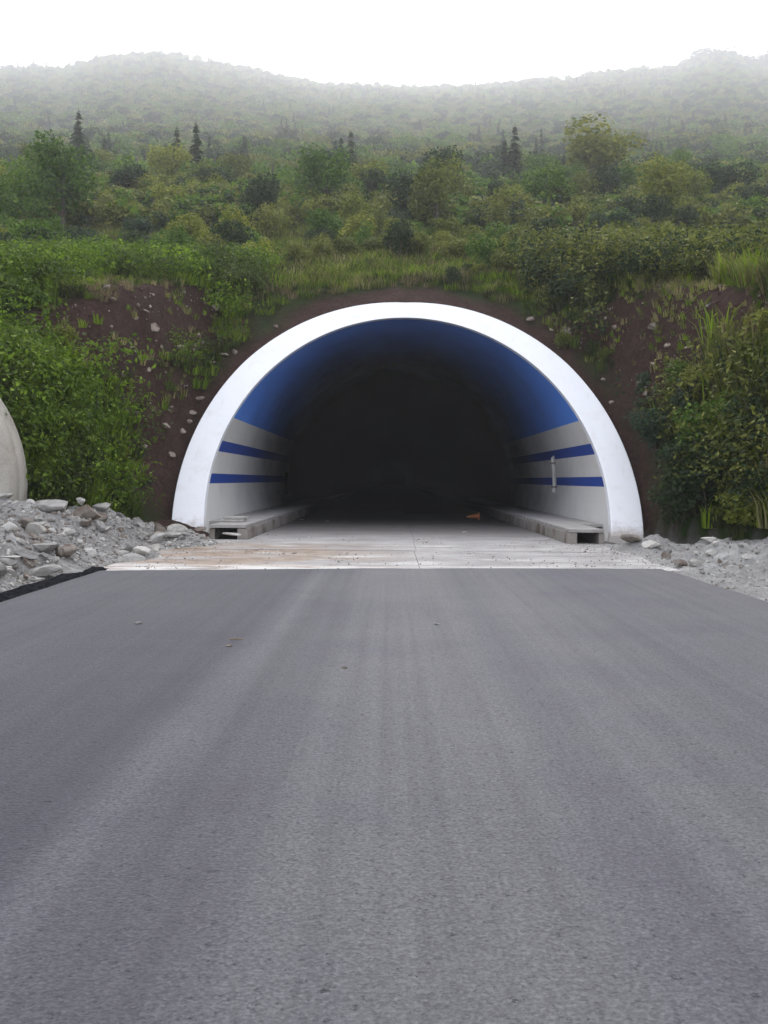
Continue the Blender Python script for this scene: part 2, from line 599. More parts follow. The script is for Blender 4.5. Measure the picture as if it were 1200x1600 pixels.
def make_ground():
    ys = np.concatenate([np.linspace(-150, 2, 20), np.linspace(3, 10.5, 12), np.arange(11, 40, 0.25),
                         40 * 1.028 ** np.arange(0, 143)])
    ci = np.linspace(-1, 1, 321)
    ext = np.array([1.06, 1.15, 1.3, 1.5])
    ci = np.concatenate([-ext[::-1], ci, ext])
    w = np.maximum(40, ys * 0.8)
    X = np.empty((len(ys), len(ci)))
    for i in range(len(ys)):
        inner = ci * w[i]
        t = np.clip((np.abs(ci) - 1) / 0.5, 0, 1)
        X[i] = np.where(np.abs(ci) > 1, np.sign(ci) * (w[i] + t * (2060 - w[i])), inner)
    Y = np.repeat(ys[:, None], len(ci), 1)
    Z = height(X, Y)
    nr, nc = X.shape
    V = np.stack([X, Y, Z], -1).reshape(-1, 3)
    idx = np.arange(nr * nc).reshape(nr, nc)
    Q = np.stack([idx[:-1, :-1], idx[:-1, 1:], idx[1:, 1:], idx[1:, :-1]], -1).reshape(-1, 4)
    # the tunnel mouth is an opening in the hillside
    for cx, d, rr in ((CX, D, RI + .38),):
        r = np.hypot(V[:, 0] - cx, V[:, 2] - CZ)
        ins = (r < rr)
        Q = Q[~(ins[Q].all(1) & (V[Q][:, :, 1] > d + 0.3).any(1))]
    me = mesh('ground', V, Q, [MA['ground']], smooth=True)
    z = V[:, 2]
    green = 1 - soil_mask(V[:, 0], z)
    green = np.where(z < 0.05, 0.25, green)
    grav = np.where(z < 0.02, np.clip(0.75 + N3.fbm(V[:, 0] / 3, V[:, 1] / 3, 3), 0, 1), 0)
    for n, a in (('green', green), ('gravel', grav)):
        at = me.attributes.new(n, 'FLOAT', 'POINT')
        at.data.foreach_set('value', a.astype(np.float32))
    link('ground', me, kind='structure')


make_ground()

# ------------------------------------------------------------------ road and apron
def make_road():
    # laid mat with a real edge; the far end is where the new asphalt stops
    far = [(-4.62, 15.42), (-2.4, 15.85), (0, 16.28), (2.4, 16.52), (4.66, 16.66)]
    n = 70
    t = np.linspace(0, 1, n)
    left = [(-4.66 + 0.035 * float(N2.fbm(q * 40, 3, 3)) * 2, 15.42 + (-80 - 15.42) * q ** 1.6) for q in t]
    right = [(4.70 + 0.15 * min(1, q * 3) + 0.05 * float(N2.fbm(q * 30, 8, 3)) * 2, 16.66 + (-80 - 16.66) * q ** 1.6) for q in t]
    V, Fc = [], []
    m = 48
    for i in range(n):
        a, b = np.array(left[i]), np.array(right[i])
        for j in range(m + 1):
            p = a + (b - a) * j / m
            if i == 0:
                p[1] = np.interp(p[0], [q[0] for q in far], [q[1] for q in far]) + .09 * float(N2.fbm(p[0] * 3, 2.0, 4))
            V.append((p[0], p[1], 0.0))
    for i in range(n - 1):
        for j in range(m):
            k = i * (m + 1) + j
            Fc.append((k, k + m + 1, k + m + 2, k + 1))
    border = [j for j in range(m + 1)] + [i * (m + 1) + m for i in range(1, n)] + [(n - 1) * (m + 1) + j for j in range(m - 1, -1, -1)] + [i * (m + 1) for i in range(n - 2, 0, -1)]
    s = len(V)
    for b in border:
        V.append((V[b][0], V[b][1], -0.10))
    L = len(border)
    for i in range(L):
        Fc.append((border[i], border[(i + 1) % L], s + (i + 1) % L, s + i))
    link('asphalt_road', mesh('asphalt_road', V, Fc, [MA['asphalt']]), kind='structure')


make_road()


def make_apron():
    sub = link('concrete_apron', B().box(-5.05, 5.9, 16.0, 60, -0.40, -0.105).mesh('subbase', MA['dark']), kind='structure')
    rows = [(15.2, 20.86), (20.88, 24.2), (24.22, 28.8), (28.82, 33.4), (33.42, 38), (38.02, 44), (44.02, 52), (52.02, 400)]
    for i, (y0, y1) in enumerate(rows):
        if i == 0:
            cols = [(-4.95, 0.510, 15.5, 16.34), (0.520, 5.25, 16.42, 16.74)]
        elif i == 1:
            cols = [(-4.95, 0.560, y0, y0), (0.570, 5.45, y0 + .03, y0 + .1)]
        else:
            cols = [(-3.62, 0.605, y0, y0), (0.615, 4.36, y0, y0)]
        for x0, x1, ya, yb in cols:
            b = B()
            if i == 0:
                b.hexa([(x0, ya, -.10), (x1, yb, -.10), (x1, y1, -.10), (x0, y1, -.10), (x0, ya, -.04), (x1, yb, -.04), (x1, y1, -.04), (x0, y1, -.04)])
            else:
                b.hexa([(x0, ya, -.10), (x1, yb, -.10), (x1, y1, -.10), (x0, y1, -.10), (x0, ya, -.04), (x1, yb, -.04), (x1, y1, -.04), (x0, y1, -.04)])
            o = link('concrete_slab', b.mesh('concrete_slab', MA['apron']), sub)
            o.location.z = random.uniform(-.008, .006)


make_apron()


# ------------------------------------------------------------------ tunnels
def arc_angles(n, zs=()):
    a0 = math.asin((-0.14 - CZ) / RI)
    th = list(np.linspace(a0, math.pi - a0, n))
    for z in zs:
        q = math.asin((z - CZ) / RI)
        th += [q, math.pi - q]
    return np.array(sorted(th))


BANDS = [(1.36, 1.645), (2.30, 2.625)]
SPRING = 3.34


def portal_ring(cx, d, mats):
    th = arc_angles(97)
    V, Fc = [], []
    for t in th:
        ro = float(r_out(t))
        for r, dy in ((RI, 0.0), (ro, 0.0), (ro, 1.7), (RI, 0.32)):
            x, z = cx + r * math.cos(t), CZ + r * math.sin(t)
            V.append((x, d + max(z, 0) + dy, z))
    for i in range(len(th) - 1):
        for k in range(4):
            a, b = i * 4 + k, i * 4 + (k + 1) % 4
            Fc.append((a, b, b + 4, a + 4))
    Fc.append((0, 3, 2, 1))
    n = (len(th) - 1) * 4
    Fc.append((n, n + 1, n + 2, n + 3))
    me = mesh('portal_ring', V, Fc, mats)
    return me


def lining(cx, d, y0, y1, r, cap, mats):
    th = arc_angles(61, [z for b in BANDS for z in b] + [SPRING]) if mats else arc_angles(61)
    V, Fc, mi = [], [], []
    for t in th:
        x, z = cx + r * math.cos(t), CZ + r * math.sin(t)
        ya = d + max(z, 0) + 0.33 if y0 is None else y0
        xo, zo = cx + (r + .35) * math.cos(t), CZ + (r + .35) * math.sin(t)
        V += [(x, ya, z), (x, y1, z), (xo, y1, zo), (xo, ya + .001 + (max(zo, 0) - max(z, 0) if y0 is None else 0), zo)]
    for i in range(len(th) - 1):
        zm = CZ + r * math.sin((th[i] + th[i + 1]) / 2)
        m = 0
        if mats and len(mats) > 1:
            m = 2 if any(a < zm < b for a, b in BANDS) else (1 if zm < SPRING else 0)
        for k in range(4):
            a, b = i * 4 + k, i * 4 + (k + 1) % 4
            Fc.append((a, a + 4, b + 4, b))
            mi.append(m)
    if cap:
        Fc.append([i * 4 + 1 for i in range(len(th))])
        mi.append(1 if len(mats) > 1 else 0)
    return mesh('lining_segment', V, Fc, mats, mi, smooth=False)


tun = link('road_tunnel', None, loc=(CX, D, 0), label='arched road tunnel with white portal ring and blue vault', category='tunnel')


def child(name, me, par):
    o = link(name, me, par)
    o.location = -Vector(par.location)
    return o


bevel(child('portal_ring', portal_ring(CX, D, [MA['white']]), tun), 0.025)
LM = [MA['blue'], MA['wall'], MA['stripe']]
ends = [34.8, 46.6, 58.6, 82, 400]
y_prev = None
for i, e in enumerate(ends):
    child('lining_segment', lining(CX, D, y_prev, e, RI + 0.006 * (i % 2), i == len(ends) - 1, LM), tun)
    y_prev = e + 0.035
# joint filler behind the gaps between segments
# (the segments are 35 cm thick, so the gaps read as dark recessed joints)

tun2 = link('concrete_culvert', None, loc=(CX2, D2, 0), label='round weathered bare concrete barrel at the left edge behind the rubble', category='culvert')


def barrel(r0, r1, y0, y1, dy, name, cap=False):
    V, Fc = [], []
    n = 72
    rings = [(r0, y0 + dy), (r1 - .12, y0), (r1 - .03, y0 + .03), (r1, y0 + .12), (r1, y1), (r0, y1)]
    for k in range(n):
        t = 2 * math.pi * k / n
        for r, y in rings:
            V.append((CX2 + r * math.cos(t), y, CZ - .05 + r * math.sin(t)))
    m = len(rings)
    for k in range(n):
        a, b = k * m, ((k + 1) % n) * m
        for q in range(m):
            Fc.append((a + q, a + (q + 1) % m, b + (q + 1) % m, b + q))
    me = mesh(name, V, Fc, [MA['plaster']])
    me.polygons.foreach_set('use_smooth', np.array([q == 3 for k in range(n) for q in range(m)]))
    return me


child('end_collar', barrel(R2 - .5, R2, D2, D2 + .5, .02, 'end_collar'), tun2)
child('barrel_shell', barrel(R2 - .42, R2 - .015, D2 + .51, D2 + 1.0, 0, 'barrel_shell'), tun2)
nb = 40
child('back_wall', mesh('back_wall', [(CX2 + (R2 - .4) * math.cos(2 * math.pi * k / nb), D2 + .35, CZ - .05 + (R2 - .4) * math.sin(2 * math.pi * k / nb)) for k in range(nb)], [list(range(nb))], [MA['dark']]), tun2)


# cable trenches along both walls
def trench(side, y0, yend, xk, wk, xo, label):
    """xk: road-side face, wk kerb thickness, xo: wall-side inner face"""
    s = side
    r = link('cable_trench', None, loc=(xk, y0, -0.14), label=label, category='cable trench')
    L = lambda a, b: (min(a, b), max(a, b))
    top = 0.235
    x0, x1 = L(xk, xk + s * wk)
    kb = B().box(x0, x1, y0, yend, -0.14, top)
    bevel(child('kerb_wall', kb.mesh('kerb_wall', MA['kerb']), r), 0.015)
    xw = xo + s * 0.14
    xa, xb = L(xo, xw)
    bevel(child('inner_wall', B().box(xa, xb, y0 + .03, yend, -0.14, top - .003).mesh('inner_wall', MA['kerb']), r), 0.012)
    xa, xb = L(xk + s * wk, xo)
    child('trench_floor', B().box(xa + .002, xb - .002, y0 + .05, yend, -0.14, -0.06).mesh('trench_floor', MA['dark']), r)
    y = y0 - 0.02
    i = 0
    wx = CX + s * math.sqrt(RI ** 2 - (CZ - .3) ** 2) - s * 0.02
    xa, xb = L(xk + s * 0.05, wx)
    if y < D + .7:
        xb0 = xw if s < 0 else xw
    base = None
    while y < 62:
        l = 0.74
        far = y > D + 0.75
        a, b2 = L(xk + s * 0.05, wx if far else xw - s * .01)
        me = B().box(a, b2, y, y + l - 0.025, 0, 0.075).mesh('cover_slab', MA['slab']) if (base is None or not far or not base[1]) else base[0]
        if base is None or (far and not base[1]):
            base = (me, far)
        o = link('cover_slab', me, r)
        yo = y if me is not base[0] else y - base_y if 'base_y' in dir() else 0
        o['tmp'] = 0
        del o['tmp']
        if far and base[1]:
            if not hasattr(trench, 'far_y') or trench.far_y is None:
                trench.far_y = y
            o.location = Vector((0, y - trench.far_y, top + .004)) - Vector(r.location)
        else:
            o.location = Vector((0, 0, top + .004)) - Vector(r.location)
        o.location.z += random.uniform(0, .012)
        o.location.x += random.uniform(-.012, .012)
        y += l
        i += 1
    trench.far_y = None
    return r


trench.far_y = None
trench(-1, 24.35, 400, -3.64, 0.26, -4.48, 'concrete cable trench with slab lid along the left tunnel wall')
trench(1, 23.75, 400, 4.38, 0.24, 5.16, 'concrete cable trench with slab lid along the right tunnel wall')

# loose slabs stacked on the left trench
for i, (x, y, z, w, l, rz) in enumerate([(-4.35, 26.5, .33, .62, .9, .08), (-4.28, 26.55, .395, .55, .8, -.1), (-4.45, 28.0, .33, .5, .9, .05)]):
    o = link('loose_slab', B().box(-w / 2, w / 2, -l / 2, l / 2, 0, .055).mesh('loose_slab', MA['rockw']), loc=(x, y, z), rz=rz,
             label=['pale loose slab lying under another on the left trench lid', 'pale loose slab lying topmost of two on the left trench lid',
                    'pale loose slab lying alone deeper on the left trench lid'][i], category='slab', group='loose slabs on the left trench lid')
    bevel(o, .008)


# drain pipes on the walls
def pipe(side, y, z0, z1, label, mat):
    xs = lambda z: CX + side * (math.sqrt(RI ** 2 - (z - CZ) ** 2) - 0.07)
    r = link('drain_pipe', None, loc=(xs(z0), y, z0), label=label, category='pipe', group='drain pipes on the tunnel walls')
    pts = [(xs(z0 + (z1 - z0) * k / 8), y, z0 + (z1 - z0) * k / 8) for k in range(9)]
    pts += [(xs(z1) + side * .01, y - .0, z1 + .06), (xs(z1) + side * .06, y + 0.02, z1 + .10)]
    child('pipe', B().tube(pts, 0.075, 10).mesh('pipe', mat), r)
    for z in (z0 + .2, z1 - .12):
        b = B().tube([(xs(z), y, z - .03), (xs(z), y, z + .03)], 0.095, 10)
        b.box(xs(z) - .12, xs(z) + .12, y - .02, y + .02, z - .02, z + .02)
        child('bracket', b.mesh('bracket', MA['kerb']), r)
    return r


pipe(1, 35.0, 1.10, 2.28, 'short white vertical drain pipe on the right tunnel wall', MA['pipe'])
pipe(-1, 46.7, 0.75, 1.75, 'dim vertical drain pipe far inside on the left tunnel wall', MA['kerb'])

# toppled traffic cone inside
cone = link('traffic_cone', None, loc=(3.42, 37.4, 0.12), label='small orange cone lying on its side on the tunnel floor', category='cone')
cb = link('cone_body', B().tube([(-.46, 0, -.03), (-.42, 0, -.025), (0, 0, 0)], [.03, .035, .12], 14).mesh('cone_body', MA['orange']), cone)
link('cone_base', B().box(0, .03, -.15, .15, -.15, .15).mesh('cone_base', MA['orange']), cone)


# ------------------------------------------------------------------ rocks
def rock_mesh(name, seed, mats, flat=1.0, rough=0.16, sub=3):
    import bmesh
    bm = bmesh.new()
    bmesh.ops.create_icosphere(bm, subdivisions=sub, radius=0.5)
    rg = np.random.default_rng(seed)
    cuts = []
    for _ in range(9):
        n = rg.normal(size=3); n /= np.linalg.norm(n)
        cuts.append((n, rg.uniform(0.20, 0.42)))
    off = rg.random(3) * 50
    for v in bm.verts:
        p = np.array(v.co)
        for n, d in cuts:
            e = p @ n - d
            if e > 0:
                p = p - n * e
        q = p * 3 + off
        k = float(N1.fbm(q[0] + q[2], q[1] - q[2] * .7, 3))
        p = p * (1 + rough * k)
        p[2] *= flat
        v.co = Vector(p)
    me = bpy.data.meshes.new(name)
    bm.to_mesh(me)
    bm.free()
    for m in mats:
        me.materials.append(m)
    return me


ROCK = {}
for key in ('rock', 'rockw', 'rockb', 'rocks'):
    ROCK[key] = [rock_mesh('rock', 10 * s + len(key), [MA[key]], flat=f, sub=3) for s, f in enumerate((0.8, 0.95, 0.65, 0.85, 0.55, 1.0))]


def heap_left(x, y):
    """rubble tipped beside the road, left"""
    t = np.clip(np.interp(y, [9, 14.5, 15.6, 16.5], [-5.30, -5.12, -4.95, -4.85]) - x, 0, 10)
    crest = np.interp(y, [8, 11, 15, 18.5, 20.5, 22.5, 24.5, 26.5], [0.30, 0.55, 0.78, 0.92, 1.0, 0.72, 0.30, 0.02])
    lo = np.interp(x, [-14, -10.5, -8.6, -6.6, -6.0, -4.85], [0.35, 0.55, 0.95, 1.0, 0.85, 1.0])
    rise = np.clip(t * np.interp(y, [9, 15, 18, 22], [0.62, 0.52, 0.46, 0.40]), 0, None)
    h = crest * lo
    k = 0.25
    a = np.clip(0.5 + 0.5 * (rise - h) / k, 0, 1)
    z = rise * (1 - a) + h * a - k * a * (1 - a)
    z = z + np.clip(t, 0, 1) * (N1.fbm(x / 1.1, y / 1.1, 4) * 0.75 + np.abs(N2.fbm(x / .45, y / .45, 3)) * 0.5 - .06)
    # small gravel and soil tongues toward the portal
    z2 = 0.36 * np.exp(-(((x + 4.55) / 0.8) ** 2 + ((y - 22.3) / 1.0) ** 2)) \
        + 0.26 * np.exp(-(((x + 4.75) / 0.30) ** 2 + ((y - 18.6) / 0.5) ** 2)) + 0.10 * N2.fbm(x / .5, y / .5, 3) * (x < -4.0)
    z2 = z2 + np.interp(x, [-6.5, -4.9, -4.0], [0.25, 0.06, -0.15]) * (y > 15.4)
    return np.maximum(z - 0.14, z2 - 0.12)


def heap_right(x, y):
    t = np.clip(x - 4.95, 0, 9)
    base = np.clip(t * 0.5, 0, 0.10) + np.clip((x - 7.0) * .25, 0, .5)
    z = base + np.clip(t, 0, 1) * (N3.fbm(x / .8, y / .8, 5) * 0.42 + np.abs(N2.fbm(x / .4, y / .4 + 5, 3)) * 0.32 - .03)
    z = z + 0.36 * np.exp(-(((x - 6.75) / 0.6) ** 2 + ((y - 20.0) / 0.8) ** 2)) + 0.30 * np.exp(-(((x - 5.75) / 0.55) ** 2 + ((y - 21.6) / 0.7) ** 2))
    z = z + 0.10 * np.exp(-(((x - 5.3) / 0.4) ** 2 + ((y - 18) / 1.3) ** 2))
    return z - 0.15


def heap_mesh(name, fn, xs, ys, mat='rubble', **p):
    X, Y = np.meshgrid(xs, ys)
    Z = fn(X, Y)
    Z = Z + N1.fbm(X / .12, Y / .12, 2) * 0.05
    nr, nc = X.shape
    e = np.minimum.reduce([np.arange(nc)[None, :].repeat(nr, 0), nc - 1 - np.arange(nc)[None, :].repeat(nr, 0), np.arange(nr)[:, None].repeat(nc, 1), nr - 1 - np.arange(nr)[:, None].repeat(nc, 1)])
    Z = np.where(e == 0, -0.35, Z)
    V = np.stack([X, Y, Z], -1).reshape(-1, 3)
    i = np.arange(nr * nc).reshape(nr, nc)
    Q = np.stack([i[:-1, :-1], i[:-1, 1:], i[1:, 1:], i[1:, :-1]], -1).reshape(-1, 4)
    Q = Q[(V[Q][:, :, 2].max(1) > -0.13)]
    return link(name, mesh(name, V, Q, [MA[mat]]), **p)


heap_mesh('rubble_heap', heap_left, np.arange(-13.5, -3.6, 0.075), np.arange(7.5, 26.6, 0.09), kind='stuff',
          label='grey heap of crushed concrete and gravel beside the left road edge', category='rubble heap')
heap_mesh('rubble_heap', heap_right, np.arange(4.93, 12, 0.075), np.arange(9.0, 23.6, 0.09), mat='rubblep', kind='stuff',
          label='low pale spread of gravel and rubble beside the right road edge', category='rubble heap')

def soil_fn(x, y):
    return -0.16 + 0.50 * np.exp(-(((x + 5.75) / 0.95) ** 2 + ((y - 25.1) / 1.2) ** 2)) + 0.30 * np.exp(-(((x + 7.0) / 0.8) ** 2 + ((y - 25.0) / 1.3) ** 2)) + .16 * N2.fbm(x / .5, y / .5, 4)


so = heap_mesh('soil_mound', soil_fn, np.arange(-8.2, -4.4, 0.06), np.arange(22.6, 27.2, 0.07), kind='stuff', label='low mound of reddish brown soil at the left portal ring foot', category='soil mound')
so.data.materials[0] = MA['ground']

# black tar strip at the left road edge
xs = np.linspace(-5.20, -4.66, 16); ys = np.arange(8.5, 15.9, 0.06)
X, Y = np.meshgrid(xs, ys)
wd = 0.36 + 0.34 * N2.fbm(Y / .5, Y * 0 + 4, 3)
edge = np.clip((X + 4.66 + wd) / 0.1, 0, 1)
Z = -0.075 + 0.085 * edge * (0.8 + 0.9 * N1.fbm(X / .06, Y / .06, 3)) + np.where(X < -4.74, 0.03, 0.0)
i = np.arange(X.size).reshape(X.shape)
Q = np.stack([i[:-1, :-1], i[:-1, 1:], i[1:, 1:], i[1:, :-1]], -1).reshape(-1, 4)
V = np.stack([X, Y, Z], -1).reshape(-1, 3)
link('tar_spill', mesh('tar_spill', V, Q, [MA['tar']]), kind='stuff', label='strip of loose black tar along the left road edge', category='tar')

ROCKN = 0


def put_rock(key, x, y, z, size, label, group=None, var=None, scale=None, cat='rock', name='rock', tilt=0.5, sink=0.28):
    global ROCKN
    ROCKN += 1
    me = ROCK[key][var if var is not None else ROCKN % 6]
    s = scale or (random.uniform(.8, 1.3), random.uniform(.75, 1.1), random.uniform(.7, 1.0))
    o = link(name, me, loc=(x, y, z + size * s[2] * (0.40 - sink)), label=label, category=cat)
    o.rotation_euler = (random.uniform(-tilt, tilt), random.uniform(-tilt, tilt), random.uniform(0, 6.28))
    o.scale = [size * q for q in s]
    if group:
        o['group'] = group
    return o


def hl(px, py, fn=heap_left):
    """where the line of sight through a photo point meets the heap"""
    d = ray(px, py)
    d = d / d[1]
    for y in np.arange(8, 27, 0.03):
        p = d * y + np.array([0, 0, CAM_H])
        if p[2] <= max(float(fn(np.float64(p[0]), np.float64(y))), -0.13):
            return p
    return d * 20.5 + np.array([0, 0, CAM_H])


GH = 'stones in the left rubble heap'
named = [
    ('rock', 85, 800, 0.62, (1.25, .9, .62), 'large flat-topped grey boulder on the left end of the heap crest'),
    ('rock', 126, 790, 0.30, (.7, .7, 1.35), 'small upright pointed stone on top of the rubble heap'),
    ('rock', 160, 797, 0.42, (1.2, .9, .6), 'rounded grey boulder at the right end of the heap crest'),
    ('rockb', 40, 830, 0.42, (.8, .8, 1.1), 'tan upright boulder leaning against the bare concrete barrel'),
    ('rockw', 108, 838, 0.36, (1.35, .9, .65), 'whitish angular block in the middle of the rubble heap'),
    ('rockb', 135, 825, 0.34, (1.1, .9, .7), 'brownish hollowed stone just right of the whitish block'),
    ('rock', 158, 832, 0.30, (.8, .8, 1.2), 'smooth upright grey stone right of the hollowed brown one'),
    ('rock', 70, 865, 0.50, (1.1, .9, .8), 'big square grey block low in front of the heap'),
    ('rockb', 100, 868, 0.40, (1.2, .9, .75), 'brown-grey boulder beside the big square block'),
    ('rockw', 12, 874, 0.28, (1.5, .8, .4), 'flat white slab fragment at the far left of the heap'),
    ('rock', 35, 872, 0.34, (1.7, .7, .6), 'long grey bar-shaped stone at the far left of the heap'),
    ('rock', 60, 900, 0.50, (1.5, .9, .55), 'broad flat grey stone above the tar strip'),
    ('rockb', 248, 833, 0.36, (.9, .8, 1.05), 'rounded upright boulder left of the portal ring foot'),
    ('rock', 268, 840, 0.40, (1.25, .9, .72), 'oval grey boulder lying in front of the upright one by the portal'),
    ('rock', 273, 830, 0.22, (1.3, .8, .5), 'small flat stone behind the oval boulder by the portal'),
    ('rockw', 362, 838, 0.30, (1.45, .8, .5), 'pale flattish stone in front of the left trench opening'),
    ('rockb', 298, 864, 0.20, (1.5, .9, .5), 'small dark stone at the foot of the gravel mound'),
    ('rockw', 222, 868, 0.34, (1.3, .9, .75), 'white powdery lump at the right toe of the heap'),
    ('rockb', 313, 828, 0.22, (1.4, .8, .5), 'reddish half-buried stone below the left portal ring foot'),
]
for key, px, py, s, sc, lab in named:
    p = hl(px, py)
    o = put_rock(key, p[0], p[1], p[2], s, lab, GH, scale=sc, tilt=.2, sink=.12)
    o.rotation_euler[2] = random.uniform(-.5, .5)

lab_zone = {
    'rock': ['small grey broken stone near the crest of the left heap', 'small grey broken stone on the road side of the left heap', 'small grey broken stone between heap and portal ring'],
    'rockw': ['pale chalky stone near the crest of the left heap', 'pale chalky stone on the road side of the left heap', 'pale chalky stone between heap and portal ring'],
    'rockb': ['brownish broken stone near the crest of the left heap', 'brownish broken stone on the road side of the left heap', 'brownish broken stone between heap and portal ring'],
}
k = 0
while k < 260:
    y = random.uniform(10.2, 24.5)
    x = random.uniform(-8.6, -4.75) if y < 21.5 else random.uniform(-7.5, -4.2)
    z = float(heap_left(np.float64(x), np.float64(y)))
    if z < -0.08 or (x > -5.25 and y < 16):
        continue
    key = random.choices(['rock', 'rockw', 'rockb'], [6, 2, 3])[0]
    s = min(0.5, 0.13 + random.expovariate(1 / 0.11))
    zone = 2 if y > 21.8 else (0 if x < -6.1 else 1)
    size_w = 'large' if s > .34 else ('mid-sized' if s > .2 else 'small')
    end_w = ', near end' if y < 14 else (', middle part' if y < 18 else ', far end')
    put_rock(key, x, y, z, s, lab_zone[key][zone].replace('small', size_w).replace('pale', size_w + ' pale').replace('brownish', size_w + ' brownish') + (end_w if zone < 2 else ''), GH + (' near the crest', ' on the road side', ' by the portal')[zone])
    k += 1

GR = 'stones in the right rubble spread'
for key, px, py, s, sc, lab in [
    ('rockb', 985, 850, 0.52, (1.0, .9, .8), 'dark grey boulder right in front of the right portal ring foot'),
    ('rockw', 1020, 856, 0.38, (1.3, .9, .6), 'whitish stone just right of the dark boulder at the portal'),
    ('rockw', 1110, 848, 0.34, (1.6, .9, .5), 'white lump on top of the right gravel mound'),
    ('rockw', 1168, 873, 0.20, (1.5, .8, .7), 'small bright white block beside the right-hand bushes'),
    ('rockb', 1062, 886, 0.30, (1.1, .9, .8), 'dark stone at the far right corner of the asphalt'),
    ('rock', 1085, 885, 0.26, (1.1, .9, .7), 'grey stone just right of the dark corner stone'),
]:
    p = hl(px, py, heap_right)
    put_rock(key, p[0], p[1], p[2], s, lab, GR, scale=sc, tilt=.2, sink=.12)
k = 0
while k < 44:
    y = random.uniform(11, 22.5)
    x = random.uniform(5.0, 7.6)
    z = float(heap_right(np.float64(x), np.float64(y)))
    key = random.choices(['rock', 'rockw', 'rockb'], [5, 3, 3])[0]
    put_rock(key, x, y, z, min(.34, 0.10 + random.expovariate(1 / 0.06)),
             {'rock': 'small grey stone', 'rockw': 'small whitish stone', 'rockb': 'small brownish stone'}[key] + (' in the rubble between road corner and bushes' if y > 17 else ' in the rubble along the right road edge'),
             GR + (' by the bushes' if y > 17 else ' along the road'))
    k += 1

# stones on the bare slope, left and right of the arch
bare = [(338, 487, .36), (240, 517, .30), (283, 548, .34), (168, 452, .22), (228, 490, .24), (332, 568, .2), (312, 627, .26), (258, 668, .24), (300, 650, .3),
        (267, 715, .22), (215, 480, .16), (252, 545, .2), (296, 663, .2), (285, 677, .2), (176, 470, .18), (430, 512, .2), (350, 558, .24), (366, 553, .2),
        (193, 590, .16), (232, 580, .16), (205, 545, .16), (310, 525, .16), (268, 640, .16), (212, 500, .16)]
bare_r = [(1022, 517, .36), (885, 522, .34), (830, 503, .26), (1042, 543, .22), (1022, 574, .22), (1003, 603, .30), (1022, 612, .26), (1010, 617, .2), (1032, 592, .18),
          (942, 595, .2), (955, 632, .18), (960, 515, .2), (1105, 515, .2), (1075, 545, .18), (862, 518, .16), (1050, 575, .16)]


def on_bank(px, py):
    d = ray(px, py)
    d = d / d[1]
    for y in np.arange(12, 60, 0.05):
        p = d * y + np.array([0, 0, CAM_H])
        if p[2] <= float(height(p[0], y)):
            return p
    return None


big = {0: 'largest pale stone on the bare slope left of the arch crown', 1: 'light stone high in the bare patch, left of the largest one', 2: 'buff stone in the middle of the left bare patch'}
bigr = {0: 'pale flat stone at the top of the right bare slope', 1: 'flat pinkish stone close beside the arch on its upper right'}
for lst, big_, side in ((bare, big, 'left'), (bare_r, bigr, 'right')):
    for j, (px, py, s) in enumerate(lst):
        p = on_bank(px, py)
        if p is None:
            continue
        where = 'upper' if py < 560 else 'lower'
        put_rock('rocks', p[0], p[1], p[2], s * 1.15, big_.get(j, f'small buff stone on the {where} bare slope {side} of the arch'),
                 f'stones on the {where} bare slope {side} of the arch', sink=.1)

# bits lying on the road and the apron
for px, py, key, s, lab in [(682, 976, 'rockw', .055, 'small white pebble on the asphalt near its middle'), (537, 1044, 'rockb', .05, 'small dark pebble on the asphalt left of the middle'),
                            (215, 975, 'rock', .09, 'flat grey stone chip on the left part of the asphalt'), (358, 1010, 'rockb', .06, 'brown pebble on the asphalt just below the twig')]:
    d = ray(px, py); t = -CAM_H / d[2]; p = d * t
    put_rock(key, p[0], p[1], 0.0, s, lab, 'pebbles on the asphalt', sink=.1, scale=(1.2, 1, .5), tilt=.1, cat='pebble', name='pebble')
d = ray(370, 1000); p = d * (-CAM_H / d[2])
link('twig', B().tube([(-.07, 0, .008), (-.02, .02, .012), (.06, .0, .008)], [.006, .008, .004], 6).mesh('twig', MA['twig']), loc=(p[0], p[1], 0),
     label='short dry twig on the left half of the asphalt', category='twig')
for px, py, s in [(425, 808, .14), (470, 812, .16), (512, 815, .18), (895, 845, .2), (880, 843, .16), (820, 812, .2), (725, 832, .15), (770, 870, .07), (400, 860, .1), (460, 865, .1)]:
    d = ray(px, py); t = (-.04 - CAM_H) / d[2]; p = d * t
    put_rock('rockw' if py < 840 else 'rockb', p[0], p[1], -.04, s, 'small pale stone chip scattered on the tunnel floor' if py < 840 else 'small brownish stone chip scattered on the concrete apron',
             'stone chips on the tunnel floor' if py < 840 else 'stone chips on the apron', scale=(1.5, 1.0, .3), tilt=.08, cat='stone chip', name='stone_chip', sink=.1)


